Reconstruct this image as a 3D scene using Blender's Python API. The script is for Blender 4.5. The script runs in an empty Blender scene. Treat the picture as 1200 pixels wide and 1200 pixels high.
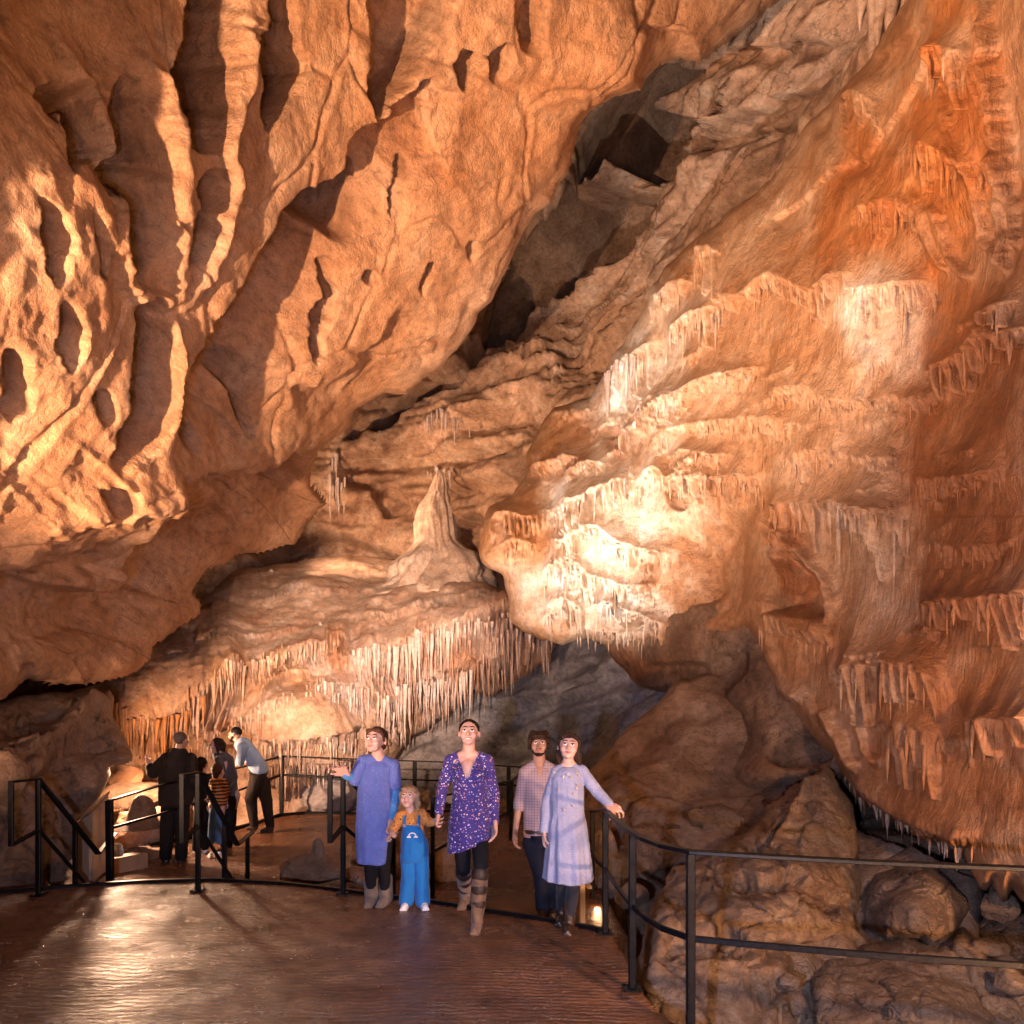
import bpy, bmesh, math, random
import numpy as np
from mathutils import Vector, Matrix, Euler

SC = bpy.context.scene
COL = SC.collection
F = 800.0; CX = 600.0; HY = 845.0; EYE = 1.6

def W(px, py, Y):
    return Vector(((px-CX)/F*Y, Y, EYE-(py-HY)/F*Y))
def G(px, py, z=0.0):
    """pixel on a level plane z"""
    Y = (EYE-z)*F/(py-HY)
    return Vector(((px-CX)/F*Y, Y, z))

# ---------------------------------------------------------------- bookkeeping
def tag(o, label=None, cat=None, group=None, kind=None):
    if label: o['label'] = label
    if cat: o['category'] = cat
    if group: o['group'] = group
    if kind: o['kind'] = kind
    return o
def empty(name, loc=(0,0,0), rz=0.0):
    o = bpy.data.objects.new(name, None); COL.objects.link(o)
    o.location = loc; o.rotation_euler = (0,0,rz); o.empty_display_size = .1
    return o
def link(name, me, mat=None, parent=None, smooth=True):
    o = bpy.data.objects.new(name, me); COL.objects.link(o)
    if mat is not None and not me.materials: me.materials.append(mat)
    if smooth: me.shade_smooth()
    if parent is not None: o.parent = parent
    return o
def from_bm(name, bm, mat=None, parent=None, smooth=True):
    me = bpy.data.meshes.new(name); bmesh.ops.recalc_face_normals(bm, faces=bm.faces)
    bm.to_mesh(me); bm.free()
    return link(name, me, mat, parent, smooth)
def copy_tree(o, parent=None):
    c = o.copy(); COL.objects.link(c); c.parent = parent
    for ch in list(o.children): copy_tree(ch, c)
    return c

# ---------------------------------------------------------------- numpy noise
def _hash(ix, iy, iz, seed):
    h = (ix.astype(np.int64)*374761393 + iy.astype(np.int64)*668265263 + iz.astype(np.int64)*2147483647 + seed*974634777) & 0xffffffff
    h = ((h ^ (h >> 13))*1274126177) & 0xffffffff
    h = (h ^ (h >> 16)) & 0xffffffff
    h = (h*2246822519) & 0xffffffff
    return ((h ^ (h >> 15)) & 0xffffff)/float(0xffffff)
def vnoise(x, y, z, seed=0):
    """smooth value noise, -1..1"""
    x0 = np.floor(x); y0 = np.floor(y); z0 = np.floor(z)
    fx = x-x0; fy = y-y0; fz = z-z0
    fx = fx*fx*fx*(fx*(fx*6-15)+10); fy = fy*fy*fy*(fy*(fy*6-15)+10); fz = fz*fz*fz*(fz*(fz*6-15)+10)
    r = 0
    for dx in (0,1):
        wx = fx if dx else 1-fx
        for dy in (0,1):
            wy = fy if dy else 1-fy
            for dz in (0,1):
                wz = fz if dz else 1-fz
                r = r + wx*wy*wz*_hash(x0+dx, y0+dy, z0+dz, seed)
    return r*2-1
def fbm(x, y, z, octv=4, seed=0, gain=.5, lac=2.03):
    a = 1; s = 0; t = 0
    for i in range(octv):
        s = s + a*vnoise(x, y, z, seed+i*17); t += a
        a *= gain; x = x*lac+3.1; y = y*lac+1.7; z = z*lac+5.3
    return s/t*1.6
def ridged(x, y, z, octv=4, seed=0, gain=.5):
    a = 1; s = 0; t = 0
    for i in range(octv):
        s = s + a*(1-2*np.abs(vnoise(x, y, z, seed+i*13))); t += a
        a *= gain; x = x*2.05+2.1; y = y*2.05+4.7; z = z*2.05+1.3
    return s/t
def worley(x, y, z, seed=0):
    """returns F1, F2 and cell value"""
    x0 = np.floor(x); y0 = np.floor(y); z0 = np.floor(z)
    f1 = np.full(x.shape, 9.0); f2 = np.full(x.shape, 9.0); cv = np.zeros(x.shape)
    for dx in (-1,0,1):
        for dy in (-1,0,1):
            for dz in (-1,0,1):
                cx = x0+dx; cy = y0+dy; cz = z0+dz
                d = (cx+_hash(cx,cy,cz,seed)-x)**2+(cy+_hash(cx,cy,cz,seed+7)-y)**2+(cz+_hash(cx,cy,cz,seed+11)-z)**2
                d = np.sqrt(d)
                m = d < f1
                f2 = np.where(m, f1, np.minimum(f2, d)); cv = np.where(m, _hash(cx,cy,cz,seed+23), cv)
                f1 = np.where(m, d, f1)
    return f1, f2, cv
def sstep(a, b, x):
    t = np.clip((x-a)/(b-a), 0, 1); return t*t*(3-2*t)

# ---------------------------------------------------------------- 2D helpers (picture-plane layout of the rock)
def catmull(pts, n=8, closed=False):
    p = np.array(pts, float); N = len(p); out = []
    rng = range(N if closed else N-1)
    for i in rng:
        if closed: a, b, c, d = p[(i-1)%N], p[i], p[(i+1)%N], p[(i+2)%N]
        else: a, b, c, d = p[max(i-1,0)], p[i], p[i+1], p[min(i+2,N-1)]
        for k in range(n):
            t = k/n
            out.append(.5*((2*b)+(-a+c)*t+(2*a-5*b+4*c-d)*t*t+(-a+3*b-3*c+d)*t**3))
    if not closed: out.append(p[-1])
    return np.array(out)
def sdf_poly(U, V, poly):
    """signed distance (positive inside) and nearest boundary point"""
    P = np.array(poly, float); n = len(P)
    best = np.full(U.shape, 1e18); bx = np.zeros(U.shape); by = np.zeros(U.shape)
    inside = np.zeros(U.shape, bool)
    for i in range(n):
        x0, y0 = P[i]; x1, y1 = P[(i+1)%n]
        dx = x1-x0; dy = y1-y0; L = dx*dx+dy*dy+1e-9
        t = np.clip(((U-x0)*dx+(V-y0)*dy)/L, 0, 1)
        qx = x0+t*dx; qy = y0+t*dy
        d = (U-qx)**2+(V-qy)**2
        m = d < best
        best = np.where(m, d, best); bx = np.where(m, qx, bx); by = np.where(m, qy, by)
        if y0 != y1:
            c = ((y0 > V) != (y1 > V)) & (U < (x1-x0)*(V-y0)/(y1-y0)+x0)
            inside ^= c
    sd = np.sqrt(best)
    return np.where(inside, sd, -sd), bx, by
def dist_line(U, V, pts):
    """distance, side (+ right of travel, picture y down) and parameter 0..1 for a polyline"""
    P = np.array(pts, float); best = np.full(U.shape, 1e18); side = np.zeros(U.shape); par = np.zeros(U.shape)
    seg = np.hypot(*(P[1:]-P[:-1]).T); cum = np.concatenate([[0], np.cumsum(seg)]); tot = cum[-1]
    for i in range(len(P)-1):
        x0, y0 = P[i]; x1, y1 = P[i+1]; dx = x1-x0; dy = y1-y0; L = dx*dx+dy*dy+1e-9
        t = np.clip(((U-x0)*dx+(V-y0)*dy)/L, 0, 1)
        d = (U-x0-t*dx)**2+(V-y0-t*dy)**2; m = d < best
        best = np.where(m, d, best); side = np.where(m, np.sign(dx*(V-y0)-dy*(U-x0)), side)
        par = np.where(m, (cum[i]+t*seg[i])/tot, par)
    return np.sqrt(best), side, par
def rbf(ctrl):
    c = np.array(ctrl, float); X = c[:, :2]/300.0; z = c[:, 2]; n = len(c)
    def k(r): return r
    A = np.zeros((n+3, n+3)); d = np.sqrt(((X[:,None]-X[None])**2).sum(-1)+.02)
    A[:n,:n] = k(d); A[:n,n] = 1; A[:n,n+1:] = X; A[n,:n] = 1; A[n+1:,:n] = X.T
    w = np.linalg.solve(A, np.concatenate([z, [0,0,0]]))
    def f(U, V):
        u = U/300.0; v = V/300.0; r = w[n]+w[n+1]*u+w[n+2]*v
        for i in range(n):
            r = r+w[i]*np.sqrt((u-X[i,0])**2+(v-X[i,1])**2+.02)
        return r
    return f

class Sheet:
    """A body of rock laid out over picture coordinates with its own real distance; relief is raised along the true surface normal."""
    def __init__(s, x0, x1, y0, y1, step, ctrl, poly=None, wob=0):
        s.step = step
        u = np.arange(x0, x1+step, step); v = np.arange(y0, y1+step, step)
        s.U, s.V = np.meshgrid(u, v); s.shape = s.U.shape
        s.poly = poly
        if poly is not None:
            if wob:
                q = np.array(poly, float); m = []
                for i in range(len(q)):
                    a, b = q[i], q[(i+1)%len(q)]; L = np.hypot(*(b-a)); k = max(1, int(L/6))
                    for j in range(k): m.append(a+(b-a)*j/k)
                m = np.array(m); z = np.zeros(len(m))
                a_ = m.copy(); m[:,0] += wob*fbm(a_[:,0]/22, a_[:,1]/22, z, 3, 5); m[:,1] += wob*fbm(a_[:,0]/22, a_[:,1]/22, z+9, 3, 8)
                s.poly = m
            s.sd, bx, by = sdf_poly(s.U, s.V, s.poly)
            out = (s.sd < 0) & (s.sd > -step*1.6)
            s.U = np.where(out, bx, s.U); s.V = np.where(out, by, s.V)
            s.keep = s.sd > -step*1.6
            s.sd = np.maximum(s.sd, 0)
        else:
            s.sd = np.full(s.shape, 999.0); s.keep = np.ones(s.shape, bool)
        s.D = rbf(ctrl)(s.U, s.V)
        s.h = np.zeros(s.shape)
        s.col = np.ones(s.shape+(3,)); s.wet = np.zeros(s.shape)
    def roll(s, w, R):
        t = np.clip(1-s.sd/w, 0, 1); s.D = s.D+R*(1-np.sqrt(np.maximum(1-t*t, 0)))
    def base(s, kv=.35):
        s.X = (s.U-CX)/F*s.D; s.Z = EYE-(s.V-HY)/F*s.D; s.Y = s.D.copy()
        P = np.stack([s.X, s.Y, s.Z], -1)
        gu = np.gradient(P, axis=1); gv = np.gradient(P, axis=0)
        n = np.cross(gu, gv); n /= (np.linalg.norm(n, axis=-1, keepdims=True)+1e-9)
        flip = (n*np.stack([s.X, s.Y, s.Z-EYE], -1)).sum(-1) > 0
        n[flip] *= -1
        # soften grazing normals
        view = -np.stack([s.X, s.Y, s.Z-EYE], -1); view /= np.linalg.norm(view, axis=-1, keepdims=True)
        n = n+view*kv; n /= np.linalg.norm(n, axis=-1, keepdims=True)
        s.N = n; s.P = P
    # -- features: all in picture coordinates, heights in metres along the normal
    def box(s, x0, x1, y0, y1):
        v0 = s.V0(y0); v1 = s.V0(y1); u0 = s.U0(x0); u1 = s.U0(x1)
        return (slice(max(v0,0), max(v1,0)+1), slice(max(u0,0), max(u1,0)+1))
    def U0(s, x): return int((x-s.x0)/s.step)
    def V0(s, y): return int((y-s.y0)/s.step)
    def hollow(s, poly, depth, w=10, warp=4, smooth=True, power=1.0, tint=None):
        q = catmull(poly, 5, True) if smooth else np.array(poly, float)
        b = s.box(q[:,0].min()-10, q[:,0].max()+10, q[:,1].min()-10, q[:,1].max()+10)
        U = s.U[b]; V = s.V[b]
        if U.size == 0: return
        z = np.zeros(U.shape)
        Uw = U+warp*fbm(U/25, V/25, z, 3, 31); Vw = V+warp*fbm(U/25, V/25, z+7, 3, 37)
        sd, _, _ = sdf_poly(Uw, Vw, q)
        t = sstep(0, w, sd)**power
        s.h[b] -= depth*t+min(depth*.25,.07)*t*fbm(U/22, V/30, z+3, 3, 3)
        if tint is not None:
            s.col[b] = s.col[b]*(1-t[...,None]*.8)+np.array(tint)*t[...,None]*.8
    def step_line(s, pts, depth, w, reach, side=1, warp=4):
        """a scarp: on one side of the line the rock is set back, easing out with distance"""
        q = catmull(pts, 6)
        b = s.box(q[:,0].min()-reach, q[:,0].max()+reach, q[:,1].min()-reach, q[:,1].max()+reach)
        U = s.U[b]; V = s.V[b]; z = np.zeros(U.shape)
        Uw = U+warp*fbm(U/25, V/25, z, 3, 41); Vw = V+warp*fbm(U/25, V/25, z+7, 3, 47)
        d, sg, t = dist_line(Uw, Vw, q)
        ends = sstep(0, .12, t)*sstep(0, .12, 1-t)
        f = sstep(0, w, d*(sg*side > 0))*(1-sstep(reach*.3, reach, d))*ends
        s.h[b] -= depth*f
    def ridge(s, pts, height, w, warp=4):
        q = catmull(pts, 6)
        b = s.box(q[:,0].min()-w*2, q[:,0].max()+w*2, q[:,1].min()-w*2, q[:,1].max()+w*2)
        U = s.U[b]; V = s.V[b]; z = np.zeros(U.shape)
        Uw = U+warp*fbm(U/20, V/20, z, 3, 51); Vw = V+warp*fbm(U/20, V/20, z+7, 3, 57)
        d, sg, t = dist_line(Uw, Vw, q)
        s.h[b] += height*np.exp(-(d/w*1.6)**2)*sstep(0, .15, t)*sstep(0, .15, 1-t)
    def blob(s, x, y, rx, ry, h, ang=0, power=2.0):
        b = s.box(x-3*max(rx,ry), x+3*max(rx,ry), y-3*max(rx,ry), y+3*max(rx,ry))
        U = s.U[b]-x; V = s.V[b]-y; c, sn = math.cos(math.radians(ang)), math.sin(math.radians(ang))
        a = (U*c+V*sn)/rx; e = (-U*sn+V*c)/ry
        s.h[b] += h*np.exp(-(a*a+e*e)**(power/2))
    def ledge(s, pts, A, up, length, fw, seed=0, slant=0.0, curtain=.5, jit=.5, calc=1.0):
        """flowstone lip: rock swells out towards the lip and ends in a row of hanging fingers"""
        q = catmull(pts, 6); q = q[np.argsort(q[:,0])]
        x0, x1 = q[0,0], q[-1,0]
        b = s.box(x0-abs(slant)*length-5, x1+abs(slant)*length+5, q[:,1].min()-up*3, q[:,1].max()+length*1.6)
        U = s.U[b]; V = s.V[b]
        if U.size == 0: return
        z = np.zeros(U.shape)
        Us = U+0.0
        lip = np.interp(Us, q[:,0], q[:,1])+3.0*fbm(Us/18, z, z+seed, 3, 61+seed)
        below = V-lip
        Us = U-slant*np.maximum(below, 0)+1.2*fbm(U/9, V/26, z, 2, 3+seed)
        ends = sstep(0, min(25, (x1-x0)*.25), Us-x0)*sstep(0, min(25, (x1-x0)*.25), x1-Us)
        rng = random.Random(seed*7+int(x0))
        upf = np.exp(-np.maximum(-below, 0)/up)
        flut = .12*fbm(Us/fw*.9, V/60, z, 2, 71+seed)
        H = A*upf*(1+flut)*(below <= 0)
        # fingers
        fin = np.zeros(U.shape)
        x = x0
        while x < x1:
            w = fw*rng.uniform(.55, 1.25)
            L = length*(rng.uniform(1-jit, 1+jit*.4))*(.75+.35*math.sin(x/23.0+seed))
            if rng.random() < .12: x += w*.8; continue
            tt = np.clip(below/L, 0, 1)
            ww = w*(1-.72*tt)*.5
            dx = (Us-x-w/2)/ww
            prof = np.sqrt(np.clip(1-dx*dx, 0, 1))
            fin = np.maximum(fin, prof*(1-.35*tt)*(tt < 1)*(below > 0))
            x += w*rng.uniform(.8, 1.15)
        back = np.exp(-np.maximum(below, 0)/(length*.22))*curtain*(below > 0)
        H = H+A*np.maximum(fin*.92, back)
        s.h[b] += H*ends
        if calc:
            m = (np.clip(fin*1.3, 0, 1)*ends*calc)[...,None]; s.col[b] = s.col[b]*(1+m*np.array([.16,.24,.34]))  # pale calcite drips; also puts the missing shading contrast into the colour
    def paint(s, x, y, rx, ry, col, k=1.0, ang=0, rough=.5):
        b = s.box(x-2.6*max(rx,ry), x+2.6*max(rx,ry), y-2.6*max(rx,ry), y+2.6*max(rx,ry))
        if s.U[b].size == 0: return
        U = s.U[b]-x; V = s.V[b]-y; c, sn = math.cos(math.radians(ang)), math.sin(math.radians(ang))
        a = (U*c+V*sn)/rx; e = (-U*sn+V*c)/ry
        z = np.zeros(U.shape)
        r = np.sqrt(a*a+e*e)+rough*fbm(s.U[b]/28, s.V[b]/45, z, 4, int(x+y)%97)
        m = (k*(1-sstep(.45, 1.25, r)))[...,None]
        s.col[b] = s.col[b]*(1-m)+np.array(col)*m
    def build(s, name, mat, skirt=1.5, inset=1.5, parent=None):
        if s.poly is not None: s.h = s.h*(.25+.75*sstep(0, 16, s.sd))
        P = s.P+s.N*s.h[...,None]
        ny, nx = s.shape
        idx = -np.ones(s.shape, int); idx[s.keep] = np.arange(s.keep.sum())
        q = np.stack([idx[:-1,:-1], idx[1:,:-1], idx[1:,1:], idx[:-1,1:]], -1).reshape(-1,4)
        # a cell is kept when every corner is kept and one lies well inside
        ins = (s.sd > 0)
        anyin = (ins[:-1,:-1]|ins[1:,:-1]|ins[1:,1:]|ins[:-1,1:]).reshape(-1)
        q = q[(q.min(1) >= 0) & anyin]
        verts = P[s.keep]; cols = s.col[s.keep]
        used = np.zeros(len(verts), bool); used[q.ravel()] = True
        rm = np.cumsum(used)-1; verts = verts[used]; cols = cols[used]; q = rm[q]
        if skirt:
            # outline edges get a wall running back into the rock
            e = np.concatenate([q[:,[0,1]], q[:,[1,2]], q[:,[2,3]], q[:,[3,0]]])
            key = np.sort(e, 1); k = key[:,0].astype(np.int64)*len(verts)+key[:,1]
            uq, inv, cnt = np.unique(k, return_inverse=True, return_counts=True)
            be = e[cnt[inv] == 1]
            bv = np.unique(be); mp = -np.ones(len(verts), int)
            cen = verts.mean(0)
            nv = [verts]; nc = [cols]; last = bv; off = len(verts); prevmap = {}
            ids_prev = mp.copy(); ids_prev[bv] = bv
            quads = [q]
            for ring in (1, 2, 3):
                b = verts[bv]; ray = b-np.array([0,0,EYE]); ray = ray/np.linalg.norm(ray, axis=1, keepdims=True)
                amt = skirt*(ring/3.0)
                inw = cen-b; inw -= ray*(inw*ray).sum(1, keepdims=True); inw /= (np.linalg.norm(inw, axis=1, keepdims=True)+1e-6)
                nb = b+ray*amt+inw*(amt*amt*.12*inset/5)
                nv.append(nb); nc.append(cols[bv])
                ids = mp.copy(); ids[bv] = off+np.arange(len(bv)); off += len(bv)
                quads.append(np.stack([be[:,1]*0+ids_prev[be[:,1]], ids_prev[be[:,0]], ids[be[:,0]], ids[be[:,1]]], -1))
                ids_prev = ids
            verts = np.concatenate(nv); cols = np.concatenate(nc); q = np.concatenate(quads)
        me = mesh_np(name, verts, q)
        add_col(me, cols)
        o = link(name, me, mat, parent)
        return o

def mesh_np(name, verts, quads):
    me = bpy.data.meshes.new(name)
    nv = len(verts); nq = len(quads)
    me.vertices.add(nv); me.vertices.foreach_set('co', np.ascontiguousarray(verts, dtype=np.float32).ravel())
    me.loops.add(nq*4); me.polygons.add(nq)
    me.loops.foreach_set('vertex_index', np.ascontiguousarray(quads, dtype=np.int32).ravel())
    me.polygons.foreach_set('loop_start', np.arange(0, nq*4, 4, dtype=np.int32))
    me.polygons.foreach_set('loop_total', np.full(nq, 4, dtype=np.int32))
    me.update(calc_edges=True); me.validate()
    return me
def add_col(me, cols):
    a = me.color_attributes.new('tint', 'FLOAT_COLOR', 'POINT')
    c = np.ones((len(cols), 4), np.float32); c[:,:3] = cols
    if len(a.data) == len(cols): a.data.foreach_set('color', c.ravel())
# Sheet keeps its origin for box()
_oi = Sheet.__init__
def _init(s, x0, x1, y0, y1, step, ctrl, poly=None, wob=0):
    s.x0 = x0; s.y0 = y0; _oi(s, x0, x1, y0, y1, step, ctrl, poly, wob)
Sheet.__init__ = _init
def at(s, px, py):
    """world point of the finished surface under picture coordinates"""
    i = min(max(int(round((py-s.y0)/s.step)), 0), s.shape[0]-1); j = min(max(int(round((px-s.x0)/s.step)), 0), s.shape[1]-1)
    return Vector((s.P[i,j]+s.N[i,j]*s.h[i,j]).tolist())

def sweep(bm, pts, w, h, up=Vector((0,0,1)), closed=False):
    """rectangular bar along a path"""
    pts = [Vector(p) for p in pts]; rings = []; n = len(pts)
    for i, p in enumerate(pts):
        a = pts[i-1] if i > 0 else p; b = pts[i+1] if i < n-1 else p
        t = (b-a).normalized()
        if i > 0 and i < n-1:
            t1 = (p-a).normalized(); t2 = (b-p).normalized(); k = 1/max(.5, math.sqrt((1+t1.dot(t2))/2))
        else: k = 1
        u = up if abs(t.dot(up)) < .95 else Vector((0,1,0))
        s = t.cross(u).normalized(); v = s.cross(t).normalized()
        c = .18*min(w, h)
        ring = []
        for x, y in ((-w/2, -h/2+c), (-w/2+c, -h/2), (w/2-c, -h/2), (w/2, -h/2+c), (w/2, h/2-c), (w/2-c, h/2), (-w/2+c, h/2), (-w/2, h/2-c)):
            ring.append(bm.verts.new(p+s*x*k+v*y*(k if abs(t.z) > .01 else 1)))
        rings.append(ring)
    for i in range(n-1):
        for j in range(8):
            bm.faces.new((rings[i][j], rings[i][(j+1)%8], rings[i+1][(j+1)%8], rings[i+1][j]))
    bm.faces.new(rings[0]); bm.faces.new(rings[-1][::-1])
def boxm(bm, c, d, rot=None, bev=.0):
    r = bmesh.ops.create_cube(bm, size=1)
    vs = r['verts']
    for v in vs:
        v.co = Vector((v.co.x*d[0], v.co.y*d[1], v.co.z*d[2]))
        if rot is not None: v.co = rot @ v.co
        v.co += Vector(c)
    if bev:
        es = list({e for v in vs for e in v.link_edges})
        bmesh.ops.bevel(bm, geom=es, offset=bev, segments=2, affect='EDGES')
# ---------------------------------------------------------------- materials
class N:
    def __init__(s, name):
        s.m = bpy.data.materials.new(name); s.m.use_nodes = True
        s.t = s.m.node_tree; s.t.nodes.clear()
        s.out = s.t.nodes.new('ShaderNodeOutputMaterial'); s.b = s.t.nodes.new('ShaderNodeBsdfPrincipled')
        s.t.links.new(s.b.outputs[0], s.out.inputs[0])
    def n(s, typ, **kw):
        nd = s.t.nodes.new(typ)
        for k, v in kw.items():
            if k.startswith('i_'): nd.inputs[k[2:].replace('_', ' ')].default_value = v
            else: setattr(nd, k, v)
        return nd
    def l(s, a, b): s.t.links.new(a, b)
    def coord(s, scale=(1,1,1), obj=False, rot=(0,0,0)):
        if obj:
            tc = s.n('ShaderNodeTexCoord'); src = tc.outputs['Object']
        else:
            g = s.n('ShaderNodeNewGeometry'); src = g.outputs['Position']
        mp = s.n('ShaderNodeMapping'); mp.inputs['Scale'].default_value = scale; mp.inputs['Rotation'].default_value = rot
        s.l(src, mp.inputs[0]); return mp.outputs[0]
    def noise(s, vec, scale, detail=6, rough=.6, dist=0):
        nd = s.n('ShaderNodeTexNoise'); nd.inputs['Scale'].default_value = scale; nd.inputs['Detail'].default_value = detail
        nd.inputs['Roughness'].default_value = rough; nd.inputs['Distortion'].default_value = dist
        s.l(vec, nd.inputs['Vector']); return nd.outputs[0]
    def voro(s, vec, scale, feature='F1', out=0):
        nd = s.n('ShaderNodeTexVoronoi', feature=feature); nd.inputs['Scale'].default_value = scale
        s.l(vec, nd.inputs['Vector']); return nd.outputs[out]
    def ramp(s, fac, stops, interp='LINEAR'):
        nd = s.n('ShaderNodeValToRGB'); cr = nd.color_ramp; cr.interpolation = interp
        while len(cr.elements) < len(stops): cr.elements.new(.5)
        for e, (p, c) in zip(cr.elements, stops):
            e.position = p; e.color = (c, c, c, 1) if not hasattr(c, '__len__') else (*c, 1)
        s.l(fac, nd.inputs[0]); return nd.outputs[0]
    def mix(s, a, b, fac=.5, typ='MIX'):
        nd = s.n('ShaderNodeMix', data_type='RGBA', blend_type=typ)
        for v, k in ((fac, 0), (a, 6), (b, 7)):
            if hasattr(v, 'is_linked') or hasattr(v, 'links'): s.l(v, nd.inputs[k])
            elif hasattr(v, '__len__'): nd.inputs[k].default_value = (*v, 1)
            else: nd.inputs[k].default_value = v
        return nd.outputs[2]
    def math(s, op, a, b=0.0):
        nd = s.n('ShaderNodeMath', operation=op)
        for v, k in ((a, 0), (b, 1)):
            if hasattr(v, 'links'): s.l(v, nd.inputs[k])
            else: nd.inputs[k].default_value = v
        return nd.outputs[0]
    def bump(s, h, strength=.5, dist=.02, prev=None):
        nd = s.n('ShaderNodeBump'); nd.inputs['Strength'].default_value = strength; nd.inputs['Distance'].default_value = dist
        s.l(h, nd.inputs['Height'])
        if prev is not None: s.l(prev, nd.inputs['Normal'])
        return nd.outputs[0]
    def set(s, **kw):
        for k, v in kw.items():
            inp = s.b.inputs[{'color':'Base Color','rough':'Roughness','metal':'Metallic','normal':'Normal','spec':'Specular IOR Level','sss':'Subsurface Weight','coat':'Coat Weight','sheen':'Sheen Weight'}[k]]
            if hasattr(v, 'links'): s.l(v, inp)
            elif hasattr(v, '__len__'): inp.default_value = (*v, 1)
            else: inp.default_value = v
        return s.m

def rock_mat(name, base, dark, light, scale=1.0, crack=.4, rough=.8, fine=1.0, flow=0.0, wet=0.0):
    s = N(name); p = s.coord()
    vc = s.n('ShaderNodeVertexColor', layer_name='tint').outputs[0]
    n1 = s.noise(p, 1.1*scale, 5, .65, .6); n2 = s.noise(p, 7*scale, 6, .72); n3 = s.noise(p, 60*scale, 2, .7)
    c = s.ramp(n1, [(.30, dark), (.5, base), (.72, light)])
    c2 = s.ramp(n2, [(.3, .52), (.5, 1.0), (.72, 1.28)])
    c = s.mix(c, c2, 1.0, 'MULTIPLY')
    c3 = s.ramp(n3, [(.35, .78), (.55, 1.0), (.75, 1.15)]); c = s.mix(c, c3, .8, 'MULTIPLY')
    c = s.mix(c, vc, 1.0, 'MULTIPLY')
    # warped coordinates for cracks
    wv = s.n('ShaderNodeVectorMath', operation='ADD'); nz = s.n('ShaderNodeTexNoise'); nz.inputs['Scale'].default_value = 1.6*scale; nz.inputs['Detail'].default_value = 3
    s.l(p, nz.inputs['Vector']); sc = s.n('ShaderNodeVectorMath', operation='SCALE'); sc.inputs['Scale'].default_value = .9
    s.l(nz.outputs[1], sc.inputs[0]); s.l(p, wv.inputs[0]); s.l(sc.outputs[0], wv.inputs[1])
    ve = s.voro(wv.outputs[0], 1.5*scale, 'DISTANCE_TO_EDGE')
    msk = s.ramp(s.noise(p, .9*scale, 3), [(.45, 0.0), (.6, 1.0)])
    cr = s.ramp(ve, [(0.0, 0.0), (.012, .55), (.03, 1.0)])
    crm = s.mix((1,1,1), cr, msk)
    c = s.mix(c, crm, crack, 'MULTIPLY')
    h = s.noise(p, 20*scale, 6, .72)
    nrm = s.bump(h, min(.8*fine, 1.0), .06*fine)
    nrm = s.bump(s.noise(p, 120*scale, 2, .7), .5*fine, .008, nrm)
    if flow:
        pf = s.coord((1, 1, .16)); hf = s.noise(pf, 18, 3, .6, .5); nrm = s.bump(hf, flow*.7, .04, nrm)
        pr = s.coord((1, 1, 4.0)); hr = s.noise(pr, 9, 3, .6, .8); nrm = s.bump(hr, flow*.25, .015, nrm)
    nrm = s.bump(crm, crack*.8, .02, nrm)
    r = s.ramp(n2, [(.3, max(rough-.22-wet, .12)), (.7, rough)])
    s.b.inputs['Specular IOR Level'].default_value = .35
    return s.set(color=c, rough=r, normal=nrm)

M = {}
M['slab'] = rock_mat('ceiling_limestone', (.52,.29,.155), (.37,.18,.085), (.63,.41,.255), 1.0, .3)
M['flow'] = rock_mat('flowstone', (.46,.25,.125), (.34,.16,.07), (.58,.38,.235), 1.2, .12, .62, .8, .8)
M['back'] = rock_mat('strata_limestone', (.48,.30,.19), (.25,.14,.09), (.62,.46,.34), 1.3, .55)
M['shelf'] = rock_mat('shelf_flowstone', (.60,.385,.26), (.42,.23,.14), (.76,.59,.47), 1.3, .2, .6, 1.1, .6)
M['grey'] = rock_mat('grey_limestone', (.34,.34,.37), (.20,.20,.22), (.46,.455,.48), 1.2, .45)
M['brown'] = rock_mat('brown_limestone', (.30,.19,.12), (.18,.105,.065), (.42,.29,.20), 1.5, .45, .75, 1.1)
M['boulder'] = rock_mat('boulder_rock', (.36,.235,.15), (.19,.115,.075), (.50,.37,.26), 1.8, .65, .72, 1.6)
M['calcite'] = rock_mat('white_calcite', (.72,.60,.52), (.54,.40,.31), (.84,.76,.70), 2.0, .08, .5, .8, .7)

def plain(name, col, rough=.6, metal=0.0, bump_s=0, bump_d=.002, var=.15, spec=.5, obj=True, sheen=0):
    s = N(name); p = s.coord(obj=obj)
    n = s.noise(p, 14, 5, .65)
    lo = tuple(max(c*(1-var), 0) for c in col); hi = tuple(min(c*(1+var), 1) for c in col)
    c = s.ramp(n, [(.3, lo), (.7, hi)])
    s.b.inputs['Specular IOR Level'].default_value = spec
    if sheen: s.b.inputs['Sheen Weight'].default_value = sheen
    r = s.ramp(s.noise(p, 30, 4), [(.3, max(rough-.1, .05)), (.7, min(rough+.1, 1))])
    kw = dict(color=c, rough=r, metal=metal)
    if bump_s: kw['normal'] = s.bump(s.noise(p, bump_s, 5, .65), .6, bump_d)
    return s.set(**kw)
def iron():
    s = N('painted_black_iron'); p = s.coord(obj=False)
    n = s.noise(p, 60, 6, .7); n2 = s.noise(p, 9, 5, .6)
    c = s.mix(s.ramp(n, [(.35, (.002,.0022,.003)), (.75, (.006,.006,.008))]), (.03,.013,.006), s.ramp(n2, [(.66, 0.0), (.78, .5)]))
    return s.set(color=c, rough=s.ramp(n, [(.3, .30), (.7, .55)]), normal=s.bump(n, .5, .003), metal=0.0, spec=.12)
M['iron'] = iron()

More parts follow.
